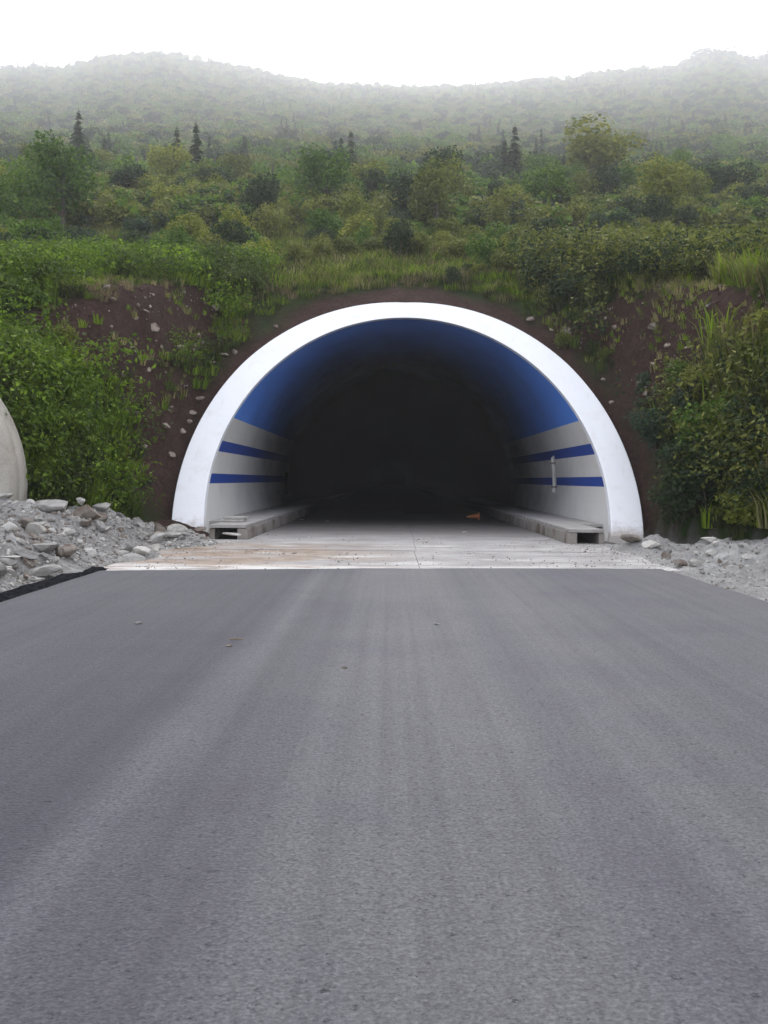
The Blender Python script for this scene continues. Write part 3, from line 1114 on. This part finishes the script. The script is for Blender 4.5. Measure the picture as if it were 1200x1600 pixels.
# ------------------------------------------------------------------ scattering (stuff)
def gn_scatter(name, pts, scl, rot, protos, label, cat):
    n = len(pts)
    me = bpy.data.meshes.new(name)
    me.vertices.add(n)
    me.vertices.foreach_set('co', np.asarray(pts, np.float32).ravel())
    for nm, arr in (('scl', scl), ('rotz', rot)):
        me.attributes.new(nm, 'FLOAT', 'POINT').data.foreach_set('value', np.asarray(arr, np.float32))
    me.attributes.new('pick', 'INT', 'POINT').data.foreach_set('value', RNG.integers(0, len(protos), n).astype(np.int32))
    col = bpy.data.collections.new(name + '_shapes')
    for q, m in enumerate(protos):
        col.objects.link(bpy.data.objects.new(f'{name}_shape', m))
    g = bpy.data.node_groups.new(name, 'GeometryNodeTree')
    g.interface.new_socket('Geometry', in_out='INPUT', socket_type='NodeSocketGeometry')
    g.interface.new_socket('Geometry', in_out='OUTPUT', socket_type='NodeSocketGeometry')
    N = g.nodes.new
    gi, go = N('NodeGroupInput'), N('NodeGroupOutput')
    ci = N('GeometryNodeCollectionInfo')
    ci.inputs['Collection'].default_value = col
    ci.inputs['Separate Children'].default_value = True
    ci.inputs['Reset Children'].default_value = True
    m2p = N('GeometryNodeMeshToPoints')
    iop = N('GeometryNodeInstanceOnPoints')
    iop.inputs['Pick Instance'].default_value = True
    a1, a2, a3 = N('GeometryNodeInputNamedAttribute'), N('GeometryNodeInputNamedAttribute'), N('GeometryNodeInputNamedAttribute')
    a1.data_type = 'FLOAT'; a1.inputs['Name'].default_value = 'scl'
    a2.data_type = 'FLOAT'; a2.inputs['Name'].default_value = 'rotz'
    a3.data_type = 'INT'; a3.inputs['Name'].default_value = 'pick'
    cx = N('ShaderNodeCombineXYZ')
    outp = lambda nd: [o for o in nd.outputs if o.enabled and o.name == 'Attribute'][0]
    L = g.links.new
    L(gi.outputs[0], m2p.inputs['Mesh'])
    L(m2p.outputs[0], iop.inputs['Points'])
    L(ci.outputs[0], iop.inputs['Instance'])
    L(outp(a3), iop.inputs['Instance Index'])
    L(outp(a2), cx.inputs['Z'])
    L(cx.outputs[0], iop.inputs['Rotation'])
    L(outp(a1), iop.inputs['Scale'])
    L(iop.outputs[0], go.inputs[0])
    o = link(name, me, kind='stuff', label=label, category=cat)
    md = o.modifiers.new('scatter', 'NODES')
    md.node_group = g
    return o


def tuft(name, seed, mat, n=26, h=0.5, spread=0.16, w=0.022, lean=0.5):
    rg = np.random.default_rng(seed)
    V, Fc = [], []
    for _ in range(n):
        a = rg.uniform(0, 6.283); r = spread * math.sqrt(rg.random())
        bx, by = r * math.cos(a), r * math.sin(a)
        d = a + rg.normal(0, .6)
        hh = h * rg.uniform(.5, 1.1)
        ln = lean * hh * rg.uniform(.3, 1.1)
        sx, sy = -math.sin(d) * w, math.cos(d) * w
        i = len(V)
        V += [(bx - sx, by - sy, -.05), (bx + sx, by + sy, -.05)]
        mx, my = bx + math.cos(d) * ln * .35, by + math.sin(d) * ln * .35
        V += [(mx - sx * .8, my - sy * .8, hh * .6), (mx + sx * .8, my + sy * .8, hh * .6)]
        V += [(bx + math.cos(d) * ln, by + math.sin(d) * ln, hh * rg.uniform(.8, 1))]
        Fc += [(i, i + 1, i + 3, i + 2), (i + 2, i + 3, i + 4)]
    return mesh(name, V, Fc, [mat])


def leaves(centers, radii, n, size, rg, up=0.8, shell=0.55, aspect=0.55):
    """n bent leaf faces spread through ellipsoidal clumps"""
    centers = np.asarray(centers, float); radii = np.asarray(radii, float)
    if radii.ndim == 1:
        radii = np.repeat(radii[:, None], 3, 1)
    wgt = radii.prod(1) ** (2 / 3)
    ci = rg.choice(len(centers), n, p=wgt / wgt.sum())
    d = rg.normal(size=(n, 3)); d /= np.linalg.norm(d, axis=1)[:, None]
    rad = shell + (1 - shell) * rg.random(n) ** 0.6
    rad *= rg.uniform(.82, 1.12, n)
    P = centers[ci] + d * radii[ci] * rad[:, None]
    nrm = d + np.array([0, 0, up]) + rg.normal(0, .55, (n, 3))
    nrm /= np.linalg.norm(nrm, axis=1)[:, None]
    t = np.cross(nrm, rg.normal(size=(n, 3))); t /= np.linalg.norm(t, axis=1)[:, None]
    b = np.cross(nrm, t)
    s = size * rg.uniform(.6, 1.35, n)[:, None]
    V = np.stack([P - t * s, P + b * s * aspect, P + t * s - nrm * s * .35, P - b * s * aspect], 1).reshape(-1, 3)
    Q = np.arange(4 * n).reshape(n, 4)
    return V, Q


def crown_clumps(rg, rx, rz, zc, k, r0=0.45):
    C, R = [], []
    for _ in range(k):
        d = rg.normal(size=3); d /= np.linalg.norm(d)
        d[2] = d[2] * .9 + .1
        q = rg.uniform(.35, .72)
        C.append((d[0] * rx * q, d[1] * rx * q, zc + d[2] * rz * q))
        s = r0 * rg.uniform(.6, 1.15)
        R.append((rx * s, rx * s, rz * s * .85))
    return C, R


def limbs(b, rg, h, zc, C, r):
    b.tube([(0, 0, -.4), (r * .5, 0, h * .2), (0, r * .4, h * .5), (r * .3, 0, zc)], [r * 1.2, r, r * .75, r * .4], 7)
    for c in C[:6]:
        z0 = h * rg.uniform(.25, .5)
        b.tube([(0, 0, z0), (c[0] * .5, c[1] * .5, (z0 + c[2]) * .5 + .1), (c[0] * .9, c[1] * .9, c[2])], [r * .45, r * .3, r * .12], 5)
    return b


def tree_proto(seed, mat, n=3000, leaf=.14, slim=1.0, low=False):
    """broadleaf tree, 6 m tall, crown about 5 m wide"""
    rg = np.random.default_rng(seed)
    C, R = crown_clumps(rg, *((3.0 * slim, 2.1, 2.3) if low else (2.45 * slim, 2.8, 3.05)), 16)
    V, Q = leaves(C, R, n, leaf, rg, .45)
    tr = limbs(B(), rg, 6, 3.9, C, .14).mesh('trunk', MA['bark'])
    return tr, mesh('crown', V, Q, [mat])


def shrub_proto(seed, mat, n=1300, leaf=.072, tall=1.0):
    """shrub, 2 m tall and wide"""
    rg = np.random.default_rng(seed)
    C, R = crown_clumps(rg, 0.95, 0.85 * tall, 0.92 * tall, 10, .5)
    V, Q = leaves(C, R, n, leaf, rg)
    b = B()
    for c in C[:7]:
        b.tube([(c[0] * .1, c[1] * .1, -.25), (c[0] * .5, c[1] * .5, c[2] * .5), (c[0] * .9, c[1] * .9, c[2])], [.035, .025, .008], 5)
    return b.mesh('stem', MA['bark']), mesh('foliage', V, Q, [mat])


def conifer_proto(seed, n_tier=22, h=12.0, w=2.5, per=15, bw=.42):
    rg = np.random.default_rng(seed)
    V, Fc = [], []
    for t in range(n_tier * per):
        for _ in (0,):
            f = rg.random() ** 1.35
            z = h * (.10 + .87 * f)
            L = w * (1 - f) ** .85 + .2
            a = rg.uniform(0, 6.283)
            l = L * rg.uniform(.65, 1.15)
            dx, dy = math.cos(a), math.sin(a)
            for q in range(4):
                p0, p1 = l * q / 4, l * (q + 1.25) / 4
                ww = bw * (1 - q / 5) * (1.1 - f * .5)
                z0 = z - p0 * .32 + rg.normal(0, .06); z1 = z - p1 * .36
                i = len(V)
                V += [(dx * p0 - dy * ww * .4, dy * p0 + dx * ww * .4, z0), (dx * p0 + dy * ww * .4, dy * p0 - dx * ww * .4, z0),
                      (dx * (p0 + p1) / 2 + dy * ww, dy * (p0 + p1) / 2 - dx * ww, (z0 + z1) / 2 - .12), (dx * p1, dy * p1, z1),
                      (dx * (p0 + p1) / 2 - dy * ww, dy * (p0 + p1) / 2 + dx * ww, (z0 + z1) / 2 - .12)]
                Fc.append((i, i + 1, i + 2, i + 3, i + 4))
    tr = B().tube([(0, 0, -.6), (0, 0, h * .5), (0, 0, h)], [.2, .12, .02], 6).mesh('trunk', MA['bark'])
    return tr, mesh('crown', V, Fc, [MA['l_needle']])


def single(tr, cr, name):
    """trunk and crown joined, for trees too far off to show parts"""
    import bmesh
    bm = bmesh.new()
    bm.from_mesh(cr)
    nc = len(bm.faces)
    bm.from_mesh(tr)
    bm.faces.ensure_lookup_table()
    me = bpy.data.meshes.new(name)
    for i, f in enumerate(bm.faces):
        f.material_index = 0 if i < nc else 1
    bm.to_mesh(me)
    bm.free()
    me.materials.append(cr.materials[0])
    me.materials.append(tr.materials[0])
    return me


SH = {k: [shrub_proto(s * 7 + i * 100, MA[k], tall=1.0 + .25 * (s % 2)) for s in range(3)] for i, k in enumerate(('l_green', 'l_olive', 'l_dark', 'l_blue', 'l_yellow'))}
TR = {k: [tree_proto(s * 13 + i * 50, MA[k], slim=(1, .8, 1.15)[s]) for s in range(3)] for i, k in enumerate(('l_green', 'l_olive', 'l_dark', 'l_yellow'))}
CO = [conifer_proto(s) for s in range(3)]
FAR = {k: [single(*tree_proto(500 + s * 13 + i * 50, MA[k], 800, .28, (1, .8, 1.1)[s], True), 'far_tree') for s in range(3)] for i, k in enumerate(('l_green', 'l_olive', 'l_dark'))}
FARC = [single(*c, 'far_conifer') for c in [conifer_proto(20 + s, 15, per=13, bw=.62) for s in range(3)]]


def plant(kind, protos, i, x, y, s, label, cat, group=None, sz=1.0, z=None):
    tr, cr = protos[i % len(protos)]
    zz = float(height(x, y)) if z is None else z
    r = link(kind, None, loc=(x, y, zz - 0.05), rz=random.uniform(0, 6.28), label=label, category=cat)
    r.scale = (s, s, s * sz)
    if group:
        r['group'] = group
    link(tr.name.split('.')[0], tr, r)
    link(cr.name.split('.')[0], cr, r)
    return r


def in_mouth(x, y, z, m=0.5):
    return (np.hypot(x - CX, z - CZ) < 6.45 + m) | ((np.hypot(x - CX2, z - CZ) < R2 + .12) & (y < D2 + 1.5))


# --- trees that stand out: px centre, px top, px width, colour, distance, label
stand = [
    (60, 232, 100, 'l_green', 88, 'tall pale green tree at the left edge below the misty wood'),
    (205, 258, 100, 'l_dark', 78, 'rounded dark green tree in the left scrub'),
    (325, 268, 85, 'l_dark', 82, 'dark round tree just right of the darkest rounded one'),
    (272, 240, 75, 'l_green', 100, 'pale rounded tree behind and between the two dark ones'),
    (130, 275, 80, 'l_yellow', 80, 'yellow-green tree left of the rounded dark tree'),
    (600, 255, 90, 'l_green', 105, 'pale green tree above the middle of the arch'),
    (940, 222, 180, 'l_olive', 98, 'broad pale olive tree dominating the right hillside'),
    (905, 285, 90, 'l_dark', 76, 'dark tree in front of the broad pale olive tree'),
    (1130, 248, 140, 'l_dark', 86, 'big dark round tree near the right edge'),
    (985, 255, 110, 'l_green', 90, 'mid green tree at the right shoulder of the broad olive tree'),
    (660, 290, 70, 'l_dark', 84, 'small dark tree above the arch crown'),
    (520, 270, 80, 'l_olive', 88, 'olive tree left of the small dark one above the arch'),
    (790, 315, 110, 'l_olive', 62, 'low spreading olive tree up right of the arch crown'),
    (430, 285, 80, 'l_green', 80, 'green tree up left of the arch crown'),
    (1060, 300, 80, 'l_olive', 70, 'small olive tree below the big dark round one'),
]
for i, (px, py, w, key, Y, lab) in enumerate(stand):
    p = at_y(px, py, Y)
    h0 = float(height(p[0], Y))
    wid = w * Y / F
    s = wid / 5.0
    hgt = max(p[2] - h0, wid * .75)
    plant('broadleaf_tree', TR[key], i, p[0], Y, s, lab, 'tree', 'broadleaf trees on the hillside', sz=min(1.25, hgt / (6.1 * s)))
for i in range(34):
    Y = random.uniform(58, 120)
    px = random.uniform(-60, 1260)
    x = (px - 611) / F * Y
    key = random.choices(['l_dark', 'l_olive', 'l_yellow', 'l_green'], [4, 3, 2, 3])[0]
    cname = {'l_dark': 'dark green', 'l_olive': 'olive', 'l_yellow': 'yellow-green', 'l_green': 'mid green'}[key]
    s = random.uniform(.62, 1.15)
    zone = ['at the far left', 'at left', 'above the arch', 'at right', 'at the far right'][min(4, max(0, int(px // 240)))]
    band = 'low in the scrub' if Y < 78 else ('high in the scrub' if Y < 100 else 'just under the misty wood')
    plant('broadleaf_tree', TR[key], i, x, Y, s, f'{"big" if s > .9 else "small"} {cname} tree standing {band} {zone}', 'tree', f'trees {band} {zone}', sz=random.uniform(.75, 1.1))
cz = [(340, 198, 320, 'dark conifer rising from the mist above the left dark trees'), (540, 210, 320, 'dark conifer in the mist up left of the arch crown'),
      (600, 200, 330, 'dark conifer in the mist straight above the arch'), (500, 205, 330, 'slender conifer left of the pair above the arch'),
      (850, 235, 300, 'dark conifer left of the broad pale olive tree'), (1010, 200, 310, 'dark conifer behind the broad pale olive tree'),
      (420, 215, 310, 'conifer between the left and middle dark conifers')]
for i, (px, py, Y, lab) in enumerate(cz):
    p = at_y(px, py, Y)
    h0 = float(height(p[0], Y))
    plant('conifer_tree', CO, i, p[0], Y, max(p[2] - h0, 4.5) / 12, lab, 'conifer', 'conifers in the mist', z=h0)

# --- skyline conifers and the tall tree on the right of the ridge
for i, (px, py, lab) in enumerate([(27, 100, 'leftmost small conifer standing on the misty ridge'), (52, 90, 'thin spire-shaped conifer on the left of the ridge'),
                                   (72, 92, 'pointed conifer beside the thin spire on the ridge'), (108, 104, 'small pointed conifer right of the gap on the ridge'),
                                   (150, 90, 'conifer where the ridge starts rising to its left summit'), (252, 80, 'conifer on the left summit of the ridge')]):
    Y = 1275
    p = at_y(px, py, Y)
    h0 = float(height(p[0], Y))
    s = max(p[2] - h0, 15) / 12
    o = link('ridge_conifer', FARC[i % 3], loc=(p[0], Y, h0), rz=i, label=lab, category='conifer', group='conifers on the ridge')
    o.scale = (s, s, s)
for i, (px, py, w, lab) in enumerate([(1112, 76, 70, 'tallest broad tree on the right of the ridge'), (1160, 92, 60, 'rounded tree right of the tallest one on the ridge'), (1196, 84, 50, 'tree at the right end of the ridge'),
                                      (1075, 100, 50, 'lower tree left of the tallest one on the ridge'), (960, 108, 50, 'small rounded tree on the ridge left of the tall group')]):
    Y = 1240
    p = at_y(px, py, Y)
    h0 = float(height(p[0], Y))
    s = w * Y / F / 5
    o = link('ridge_tree', FAR['l_dark'][i % 3], loc=(p[0], Y, h0 - 2), rz=i, label=lab, category='tree', group='broad trees on the ridge')
    o.scale = (s, s, max(.4, (p[2] - h0 + 2) / 6))

# --- the wood on the upper hill: nearest 280 single trees, the rest one mass
pts = []
y = 98.0
while y < 1296:
    step = 3.6 + y * 0.0095
    n = int(y * 1.0 / step)
    for q in range(n):
        x = (random.random() - .5) * y * 1.05
        pts.append((x + .01 * y, max(96, y + random.uniform(-2.2, 2.2) * step)))
    y += step * .62
pts = [(x, y) for x, y in pts if y < 1296]
pts.sort(key=lambda q: q[1])
near_wood, far_wood = pts[:270], pts[270:]
LW = {'c': 'grey-green conifer', 'l_green': 'mid green tree', 'l_olive': 'olive tree', 'l_dark': 'dark tree'}
for i, (x, y) in enumerate(near_wood):
    q = random.random()
    h0 = float(height(x, y))
    pxx = 611 + x / y * F
    where = [' at the far left', ' at left', ' left of the arch crown', ' right of the arch crown', ' at right', ' at the far right'][min(5, max(0, int(pxx // 200)))]
    row = 'front row' if i < 90 else ('second row' if i < 180 else 'third row')
    if q < .02:
        s = random.uniform(.4, .85)
        o = link('wood_conifer', FARC[i % 3], loc=(x, y, h0 - .3), rz=random.uniform(0, 6), label=f"{LW['c']} in {row} of misty wood{where}", category='conifer', group='conifers in the misty wood' + where)
        o.scale = (s * 1.1, s * 1.1, s)
    else:
        key = 'l_green' if q < .6 else ('l_olive' if q < .8 else 'l_dark')
        s = random.uniform(.6, 1.15) * min(1, .6 + y / 400)
        o = link('wood_tree', FAR[key][i % 3], loc=(x, y, h0 - .3), rz=random.uniform(0, 6), label=f"{'small' if s < .55 else ('tall' if i % 3 == 1 else 'broad')} {LW[key]} in {row} of misty wood{where}", category='tree', group='broad trees in the misty wood' + where)
        o.scale = (s, s, s * random.uniform(.8, 1.15))
fw = np.array(far_wood)
fz = height(fw[:, 0], fw[:, 1]) - .4
con = (N1.fbm(fw[:, 0] / 40, fw[:, 1] / 40, 2) + RNG.random(len(fw)) * .5) > .60
P = np.c_[fw, fz]
gn_scatter('misty_wood', P[con], RNG.uniform(.3, .6, con.sum()) * (.9 + P[con][:, 1] / 900), RNG.uniform(0, 6.28, con.sum()), FARC, 'mass of conifers fading into the mist up to the ridge', 'wood')
gn_scatter('misty_wood', P[~con], RNG.uniform(.5, 1.05, (~con).sum()) * (1.0 + P[~con][:, 1] / 900), RNG.uniform(0, 6.28, (~con).sum()), FAR['l_green'] + FAR['l_olive'] + FAR['l_dark'],
           'mass of broad trees fading into the mist up to the ridge', 'wood')

# --- scrub belt between bank and wood
SL = {'l_green': 'leafy green shrub', 'l_olive': 'olive shrub', 'l_dark': 'dark green shrub', 'l_blue': 'bluish green shrub', 'l_yellow': 'yellow-green shrub'}
nb = 0
tries = 0
while nb < 290 and tries < 12000:
    tries += 1
    y = 33 + 62 * random.random() ** 1.4
    x = (random.random() - .5) * y * 0.98
    z = float(height(x, y))
    if z < 8.2:
        continue
    px = 611 + x / y * F
    dens = float(N2.fbm(x / 7 + 70, y / 7, 3)) + .5
    if y < 42 and dens < .47:
        continue
    if px < 420:
        key = random.choices(list(SL), [5, 2, 2, 1, 3])[0]
    elif px < 780:
        key = random.choices(list(SL), [2, 5, 2, 0, 3])[0]
    else:
        key = random.choices(list(SL), [1, 5, 4, 1, 1])[0]
    s = random.uniform(.45, 1.2) * (1 + (y - 40) / 65) * min(1, max(.45, (y - 29) / 13))
    where = ' in scrub at the far left' if px < 200 else ' in scrub left of the arch crown' if px < 450 else (' in scrub above the arch crown' if px < 780 else (' in scrub right of the arch crown' if px < 1000 else ' in scrub at the far right'))
    band = ', near the cut' if y < 48 else (', mid hill' if y < 68 else ', under the wood')
    plant('shrub', SH[key], nb, x, y, s, ('small ' if s < .8 else ('large ' if s > 1.15 else 'mid-sized ')) + SL[key] + where + band, 'shrub', 'shrubs' + where + band, sz=random.uniform(.8, 1.25))
    nb += 1

# --- shrubs on the bank beside the road
bankshrub = [
    (1030, 690, .9, 'l_blue', 'bluish shrub close beside the right flank of the arch'), (1080, 650, .8, 'l_blue', 'bluish shrub behind the one beside the arch flank'),
    (1068, 775, .7, 'l_dark', 'dark shrub low beside the right portal ring foot'), (1085, 745, 1.0, 'l_dark', 'dark shrub in the shade between the bluish shrub and the tall grass'),
    (1060, 820, .8, 'l_dark', 'dark low shrub behind the right gravel mound'), (1105, 700, 1.0, 'l_green', 'green shrub in the middle of the right bank'),
    (1110, 780, .9, 'l_dark', 'dark shrub in the lower middle of the right bank'), (1160, 740, 1.0, 'l_olive', 'olive shrub at the right edge, mid bank'),
    (1170, 820, .8, 'l_yellow', 'yellow-green shrub low at the right edge above the white block'), (1190, 690, 1.0, 'l_dark', 'dark shrub at the right edge under the tall grass'),
    (1180, 590, .7, 'l_olive', 'olive shrub high at the right edge'), (1110, 620, .9, 'l_olive', 'olive shrub below the right bare slope'),
    (1070, 600, .6, 'l_green', 'small green shrub at the lower edge of the right bare slope'), (1005, 610, .4, 'l_blue', 'small bluish shrub near the arch on the right bare slope'),
    (1195, 530, .7, 'l_yellow', 'topmost yellow-green shrub at the right edge of the bank'), (1150, 660, .8, 'l_green', 'green shrub between olive and dark ones on the right bank'),
    (880, 545, .4, 'l_olive', 'small olive shrub clinging beside the upper right of the arch'), (950, 560, .35, 'l_olive', 'tiny olive shrub on the right bare slope'),
    (60, 480, 0.50, 'l_green', 'green shrub at the top of the left grassy bank'), (20, 510, 0.50, 'l_dark', 'dark shrub at the left edge of the grassy bank'),
    (100, 530, 0.37, 'l_yellow', 'yellow-green shrub in the upper left grassy bank'), (30, 590, 0.50, 'l_yellow', 'yellow-green shrub well above the concrete barrel'),
    (170, 640, 0.31, 'l_yellow', 'yellow-green shrub in the middle of the left grassy bank'), (190, 715, 0.31, 'l_yellow', 'yellow-green shrub low on the left grassy bank'),
    (70, 690, 0.37, 'l_dark', 'dark shrub right beside the concrete barrel'), (120, 740, 0.31, 'l_yellow', 'yellow-green shrub just above the rubble heap'),
    (225, 760, 0.28, 'l_dark', 'dark shrub between rubble heap and portal ring'), (200, 600, 0.22, 'l_olive', 'small olive shrub at the edge of the left bare patch'),
    (290, 575, 0.19, 'l_green', 'small green shrub inside the left bare patch'), (60, 640, 0.43, 'l_green', 'green shrub close above the concrete barrel'),
]
for i, (px, py, s, key, lab) in enumerate(bankshrub):
    p = on_bank(px, py)
    plant('shrub', SH[key], i, p[0], p[1], s, lab, 'shrub', 'shrubs on the cut bank', z=p[2] - .4 * s)

# --- grass
def bank_points(n, x0, x1, y0, y1, keep):
    x = RNG.uniform(x0, x1, n); y = RNG.uniform(y0, y1, n)
    z = height(x, y)
    ok = (z > 0.12) & ~in_mouth(x, y, z, 0.68) & keep(x, y, z)
    ok &= ~((z < 0.3) & (x > -9) & (x < -6.6) & (y < 22))
    return np.c_[x, y, z][ok]


sm = lambda x, y, z: RNG.random(len(x)) > soil_mask(x, z) * 1.05
P = bank_points(44000, -24, -5.0, 19, 37, sm)
gn_scatter('bank_grass', P, RNG.uniform(.6, 1.3, len(P)) * (0.6 + .9 * np.clip(N1.fbm(P[:, 0] / 1.5, P[:, 1] / 1.5, 3) + .5, 0, 1)), RNG.uniform(0, 6.28, len(P)),
           [tuft('tuft', s, MA['g_bright'], 30, .24, .24, .018, 1.2) for s in range(3)] + [tuft('tuft', 5, MA['g_dark'], 28, .24, .22, .020, 1.1)] + [shrub_proto(970, MA['l_weed'], 110, .05, .5)[1]], 'bright green grass covering the left bank', 'grass')
P = bank_points(26000, 5.0, 26, 9, 38, sm)
gn_scatter('bank_grass', P, RNG.uniform(.5, 1.3, len(P)), RNG.uniform(0, 6.28, len(P)),
           [tuft('tuft', 20 + s, MA[k], 24, .42, .2, .022, .8) for s, k in enumerate(('g_olive', 'g_dark', 'g_dark'))] + [tuft('tuft', 30, MA['g_bright'], 22, .5, .18, .022)] + [shrub_proto(960 + s, MA[k], 110, .07)[1] for s, k in enumerate(('l_dark', 'l_olive'))], 'olive grass and weeds covering the right bank', 'grass')
P = bank_points(60000, -44, 44, 31, 78, lambda x, y, z: (z > 7.0) & (np.abs(x) < y * .55) & sm(x, y, z))
gn_scatter('hillside_grass', P, RNG.uniform(.7, 1.7, len(P)) * np.clip((P[:, 1] - 22) / 20, .55, 1.1), RNG.uniform(0, 6.28, len(P)),
           [tuft('tuft', 40 + s, MA[('g_olive', 'g_bright', 'g_olive')[s]], 34, .38, .28, .017, .95) for s in range(3)] + [tuft('tuft', 50, MA['g_dry'], 24, .40, .24, .016, .9), tuft('tuft', 51, MA['g_bright'], 32, .34, .26, .017, 1.0), tuft('tuft', 52, MA['g_bright'], 32, .36, .26, .017, 1.0), tuft('tuft', 53, MA['g_dark'], 32, .36, .26, .017, 1.0)],
           'mixed olive and dry grass belt above the tunnel cut', 'grass')
P = bank_points(9000, -70, 70, 62, 115, lambda x, y, z: np.abs(x) < y * .55)
gn_scatter('hillside_undergrowth', P, RNG.uniform(.7, 1.5, len(P)), RNG.uniform(0, 6.28, len(P)),
           [shrub_proto(900 + s, MA[k], 200, .14)[1] for s, k in enumerate(('l_green', 'l_olive', 'l_dark', 'l_olive'))], 'low leafy undergrowth between the hillside shrubs', 'undergrowth')
# tall reed-like grass on the right bank
P = bank_points(2600, 7.0, 13.5, 15, 31, lambda x, y, z: (N2.fbm(x / 1.6 + 5, y / 1.6, 2) > -.06) & (x > 8.4 - (z - 4) * .0) & (z > .5) & ((z < 5.4) | (x > 9.8)))
gn_scatter('tall_grass', P, RNG.uniform(.7, 1.35, len(P)), RNG.uniform(0, 6.28, len(P)),
           [tuft('tuft', 60 + s, MA[k], 24, .85, .3, .02, .7) for s, k in enumerate(('g_olive', 'g_bright', 'g_dry', 'g_olive'))], 'tall reedy grass standing on the right bank', 'grass')
# low weeds and crumbs on the bare soil
P = bank_points(9000, -12, 12, 24, 36, lambda x, y, z: (soil_mask(x, z) > .5) & (RNG.random(len(x)) < .14 + .9 * (N3.fbm(x / .8, y / .8, 3) > .08)))
gn_scatter('slope_weeds', P, RNG.uniform(.25, .7, len(P)), RNG.uniform(0, 6.28, len(P)),
           [tuft('tuft', 70 + s, MA[k], 16, .4, .2, .028, .9) for s, k in enumerate(('g_olive', 'g_bright', 'g_dry'))], 'sparse low weeds on the bare soil around the arch', 'weeds')
P = bank_points(26000, -12, 13, 22, 36, lambda x, y, z: (soil_mask(x, z) > .45) & (RNG.random(len(x)) < .2 + .9 * (N2.fbm(x / .7, y / .7, 3) > .05)))
gn_scatter('soil_crumbs', P, np.minimum(.22, .03 + RNG.exponential(.042, len(P))), RNG.uniform(0, 6.28, len(P)),
           [rock_mesh('crumb', 300 + s, [MA[k]], .8, .3, 1) for s, k in enumerate(('clod', 'clod', 'clod', 'clod', 'clod', 'rocks', 'rockb'))], 'small stones and crumbs of soil on the bare slope', 'gravel')

# gravel over the two heaps
x = RNG.uniform(-9, -4.0, 16000); y = RNG.uniform(9, 24.8, 16000)
z = heap_left(x, y)
ok = (z > -.09) & ~((x > -5.25) & (y < 16))
gn_scatter('rubble_gravel', np.c_[x, y, z][ok], np.minimum(.15, .03 + RNG.exponential(.028, ok.sum())), RNG.uniform(0, 6.28, ok.sum()),
           [rock_mesh('grain', 400 + s, [MA[k]], .8, .35, 1) for s, k in enumerate(('rock', 'rockb', 'rockw', 'rock'))], 'loose gravel strewn over the left heap', 'gravel')
x = RNG.uniform(4.95, 8.2, 2200); y = RNG.uniform(10, 22.8, 2200)
z = heap_right(x, y)
gn_scatter('rubble_gravel', np.c_[x, y, z], np.minimum(.12, .02 + RNG.exponential(.022, len(x))), RNG.uniform(0, 6.28, len(x)),
           [rock_mesh('grain', 420 + s, [MA[k]], .8, .35, 1) for s, k in enumerate(('rock', 'rockb', 'rockw'))], 'loose gravel strewn over the right rubble spread', 'gravel')

x = RNG.uniform(-4.6, 5.2, 9000); y = RNG.uniform(16.2, 27, 9000)
side = np.minimum(np.abs(x + 4.3), np.abs(x - 4.9))
ok = (RNG.random(9000) < .05 + .7 * np.exp(-side / .5) + .35 * (N1.fbm(x / .9, y / 2.2, 3) > .13)) & ((y < 24) | ((x > -3.6) & (x < 4.3)))
gn_scatter('apron_grit', np.c_[x, y, np.full(9000, -.038)][ok], np.minimum(.07, .012 + RNG.exponential(.012, ok.sum())), RNG.uniform(0, 6.28, ok.sum()),
           [rock_mesh('grit', 440 + s, [MA[k]], .8, .35, 1) for s, k in enumerate(('rock', 'rockb', 'rockw', 'rocks'))], 'fine grit and crumbs scattered over the concrete apron', 'gravel')

# ------------------------------------------------------------------ the misty air
hz = link('haze', B().box(-2150, 2150, -170, 2130, -1.6, 980).mesh('haze'), kind='stuff')
hm = bpy.data.materials.new('mist')
hm.use_nodes = True
hm.node_tree.nodes.clear()
pv = hm.node_tree.nodes.new('ShaderNodeVolumePrincipled')
pv.inputs['Color'].default_value = (0.95, 0.96, 0.98, 1)
pv.inputs['Density'].default_value = HAZE_DENSITY
pv.inputs['Anisotropy'].default_value = HAZE_G
ho = hm.node_tree.nodes.new('ShaderNodeOutputMaterial')
hm.node_tree.links.new(pv.outputs[0], ho.inputs['Volume'])
hz.data.materials.append(hm)
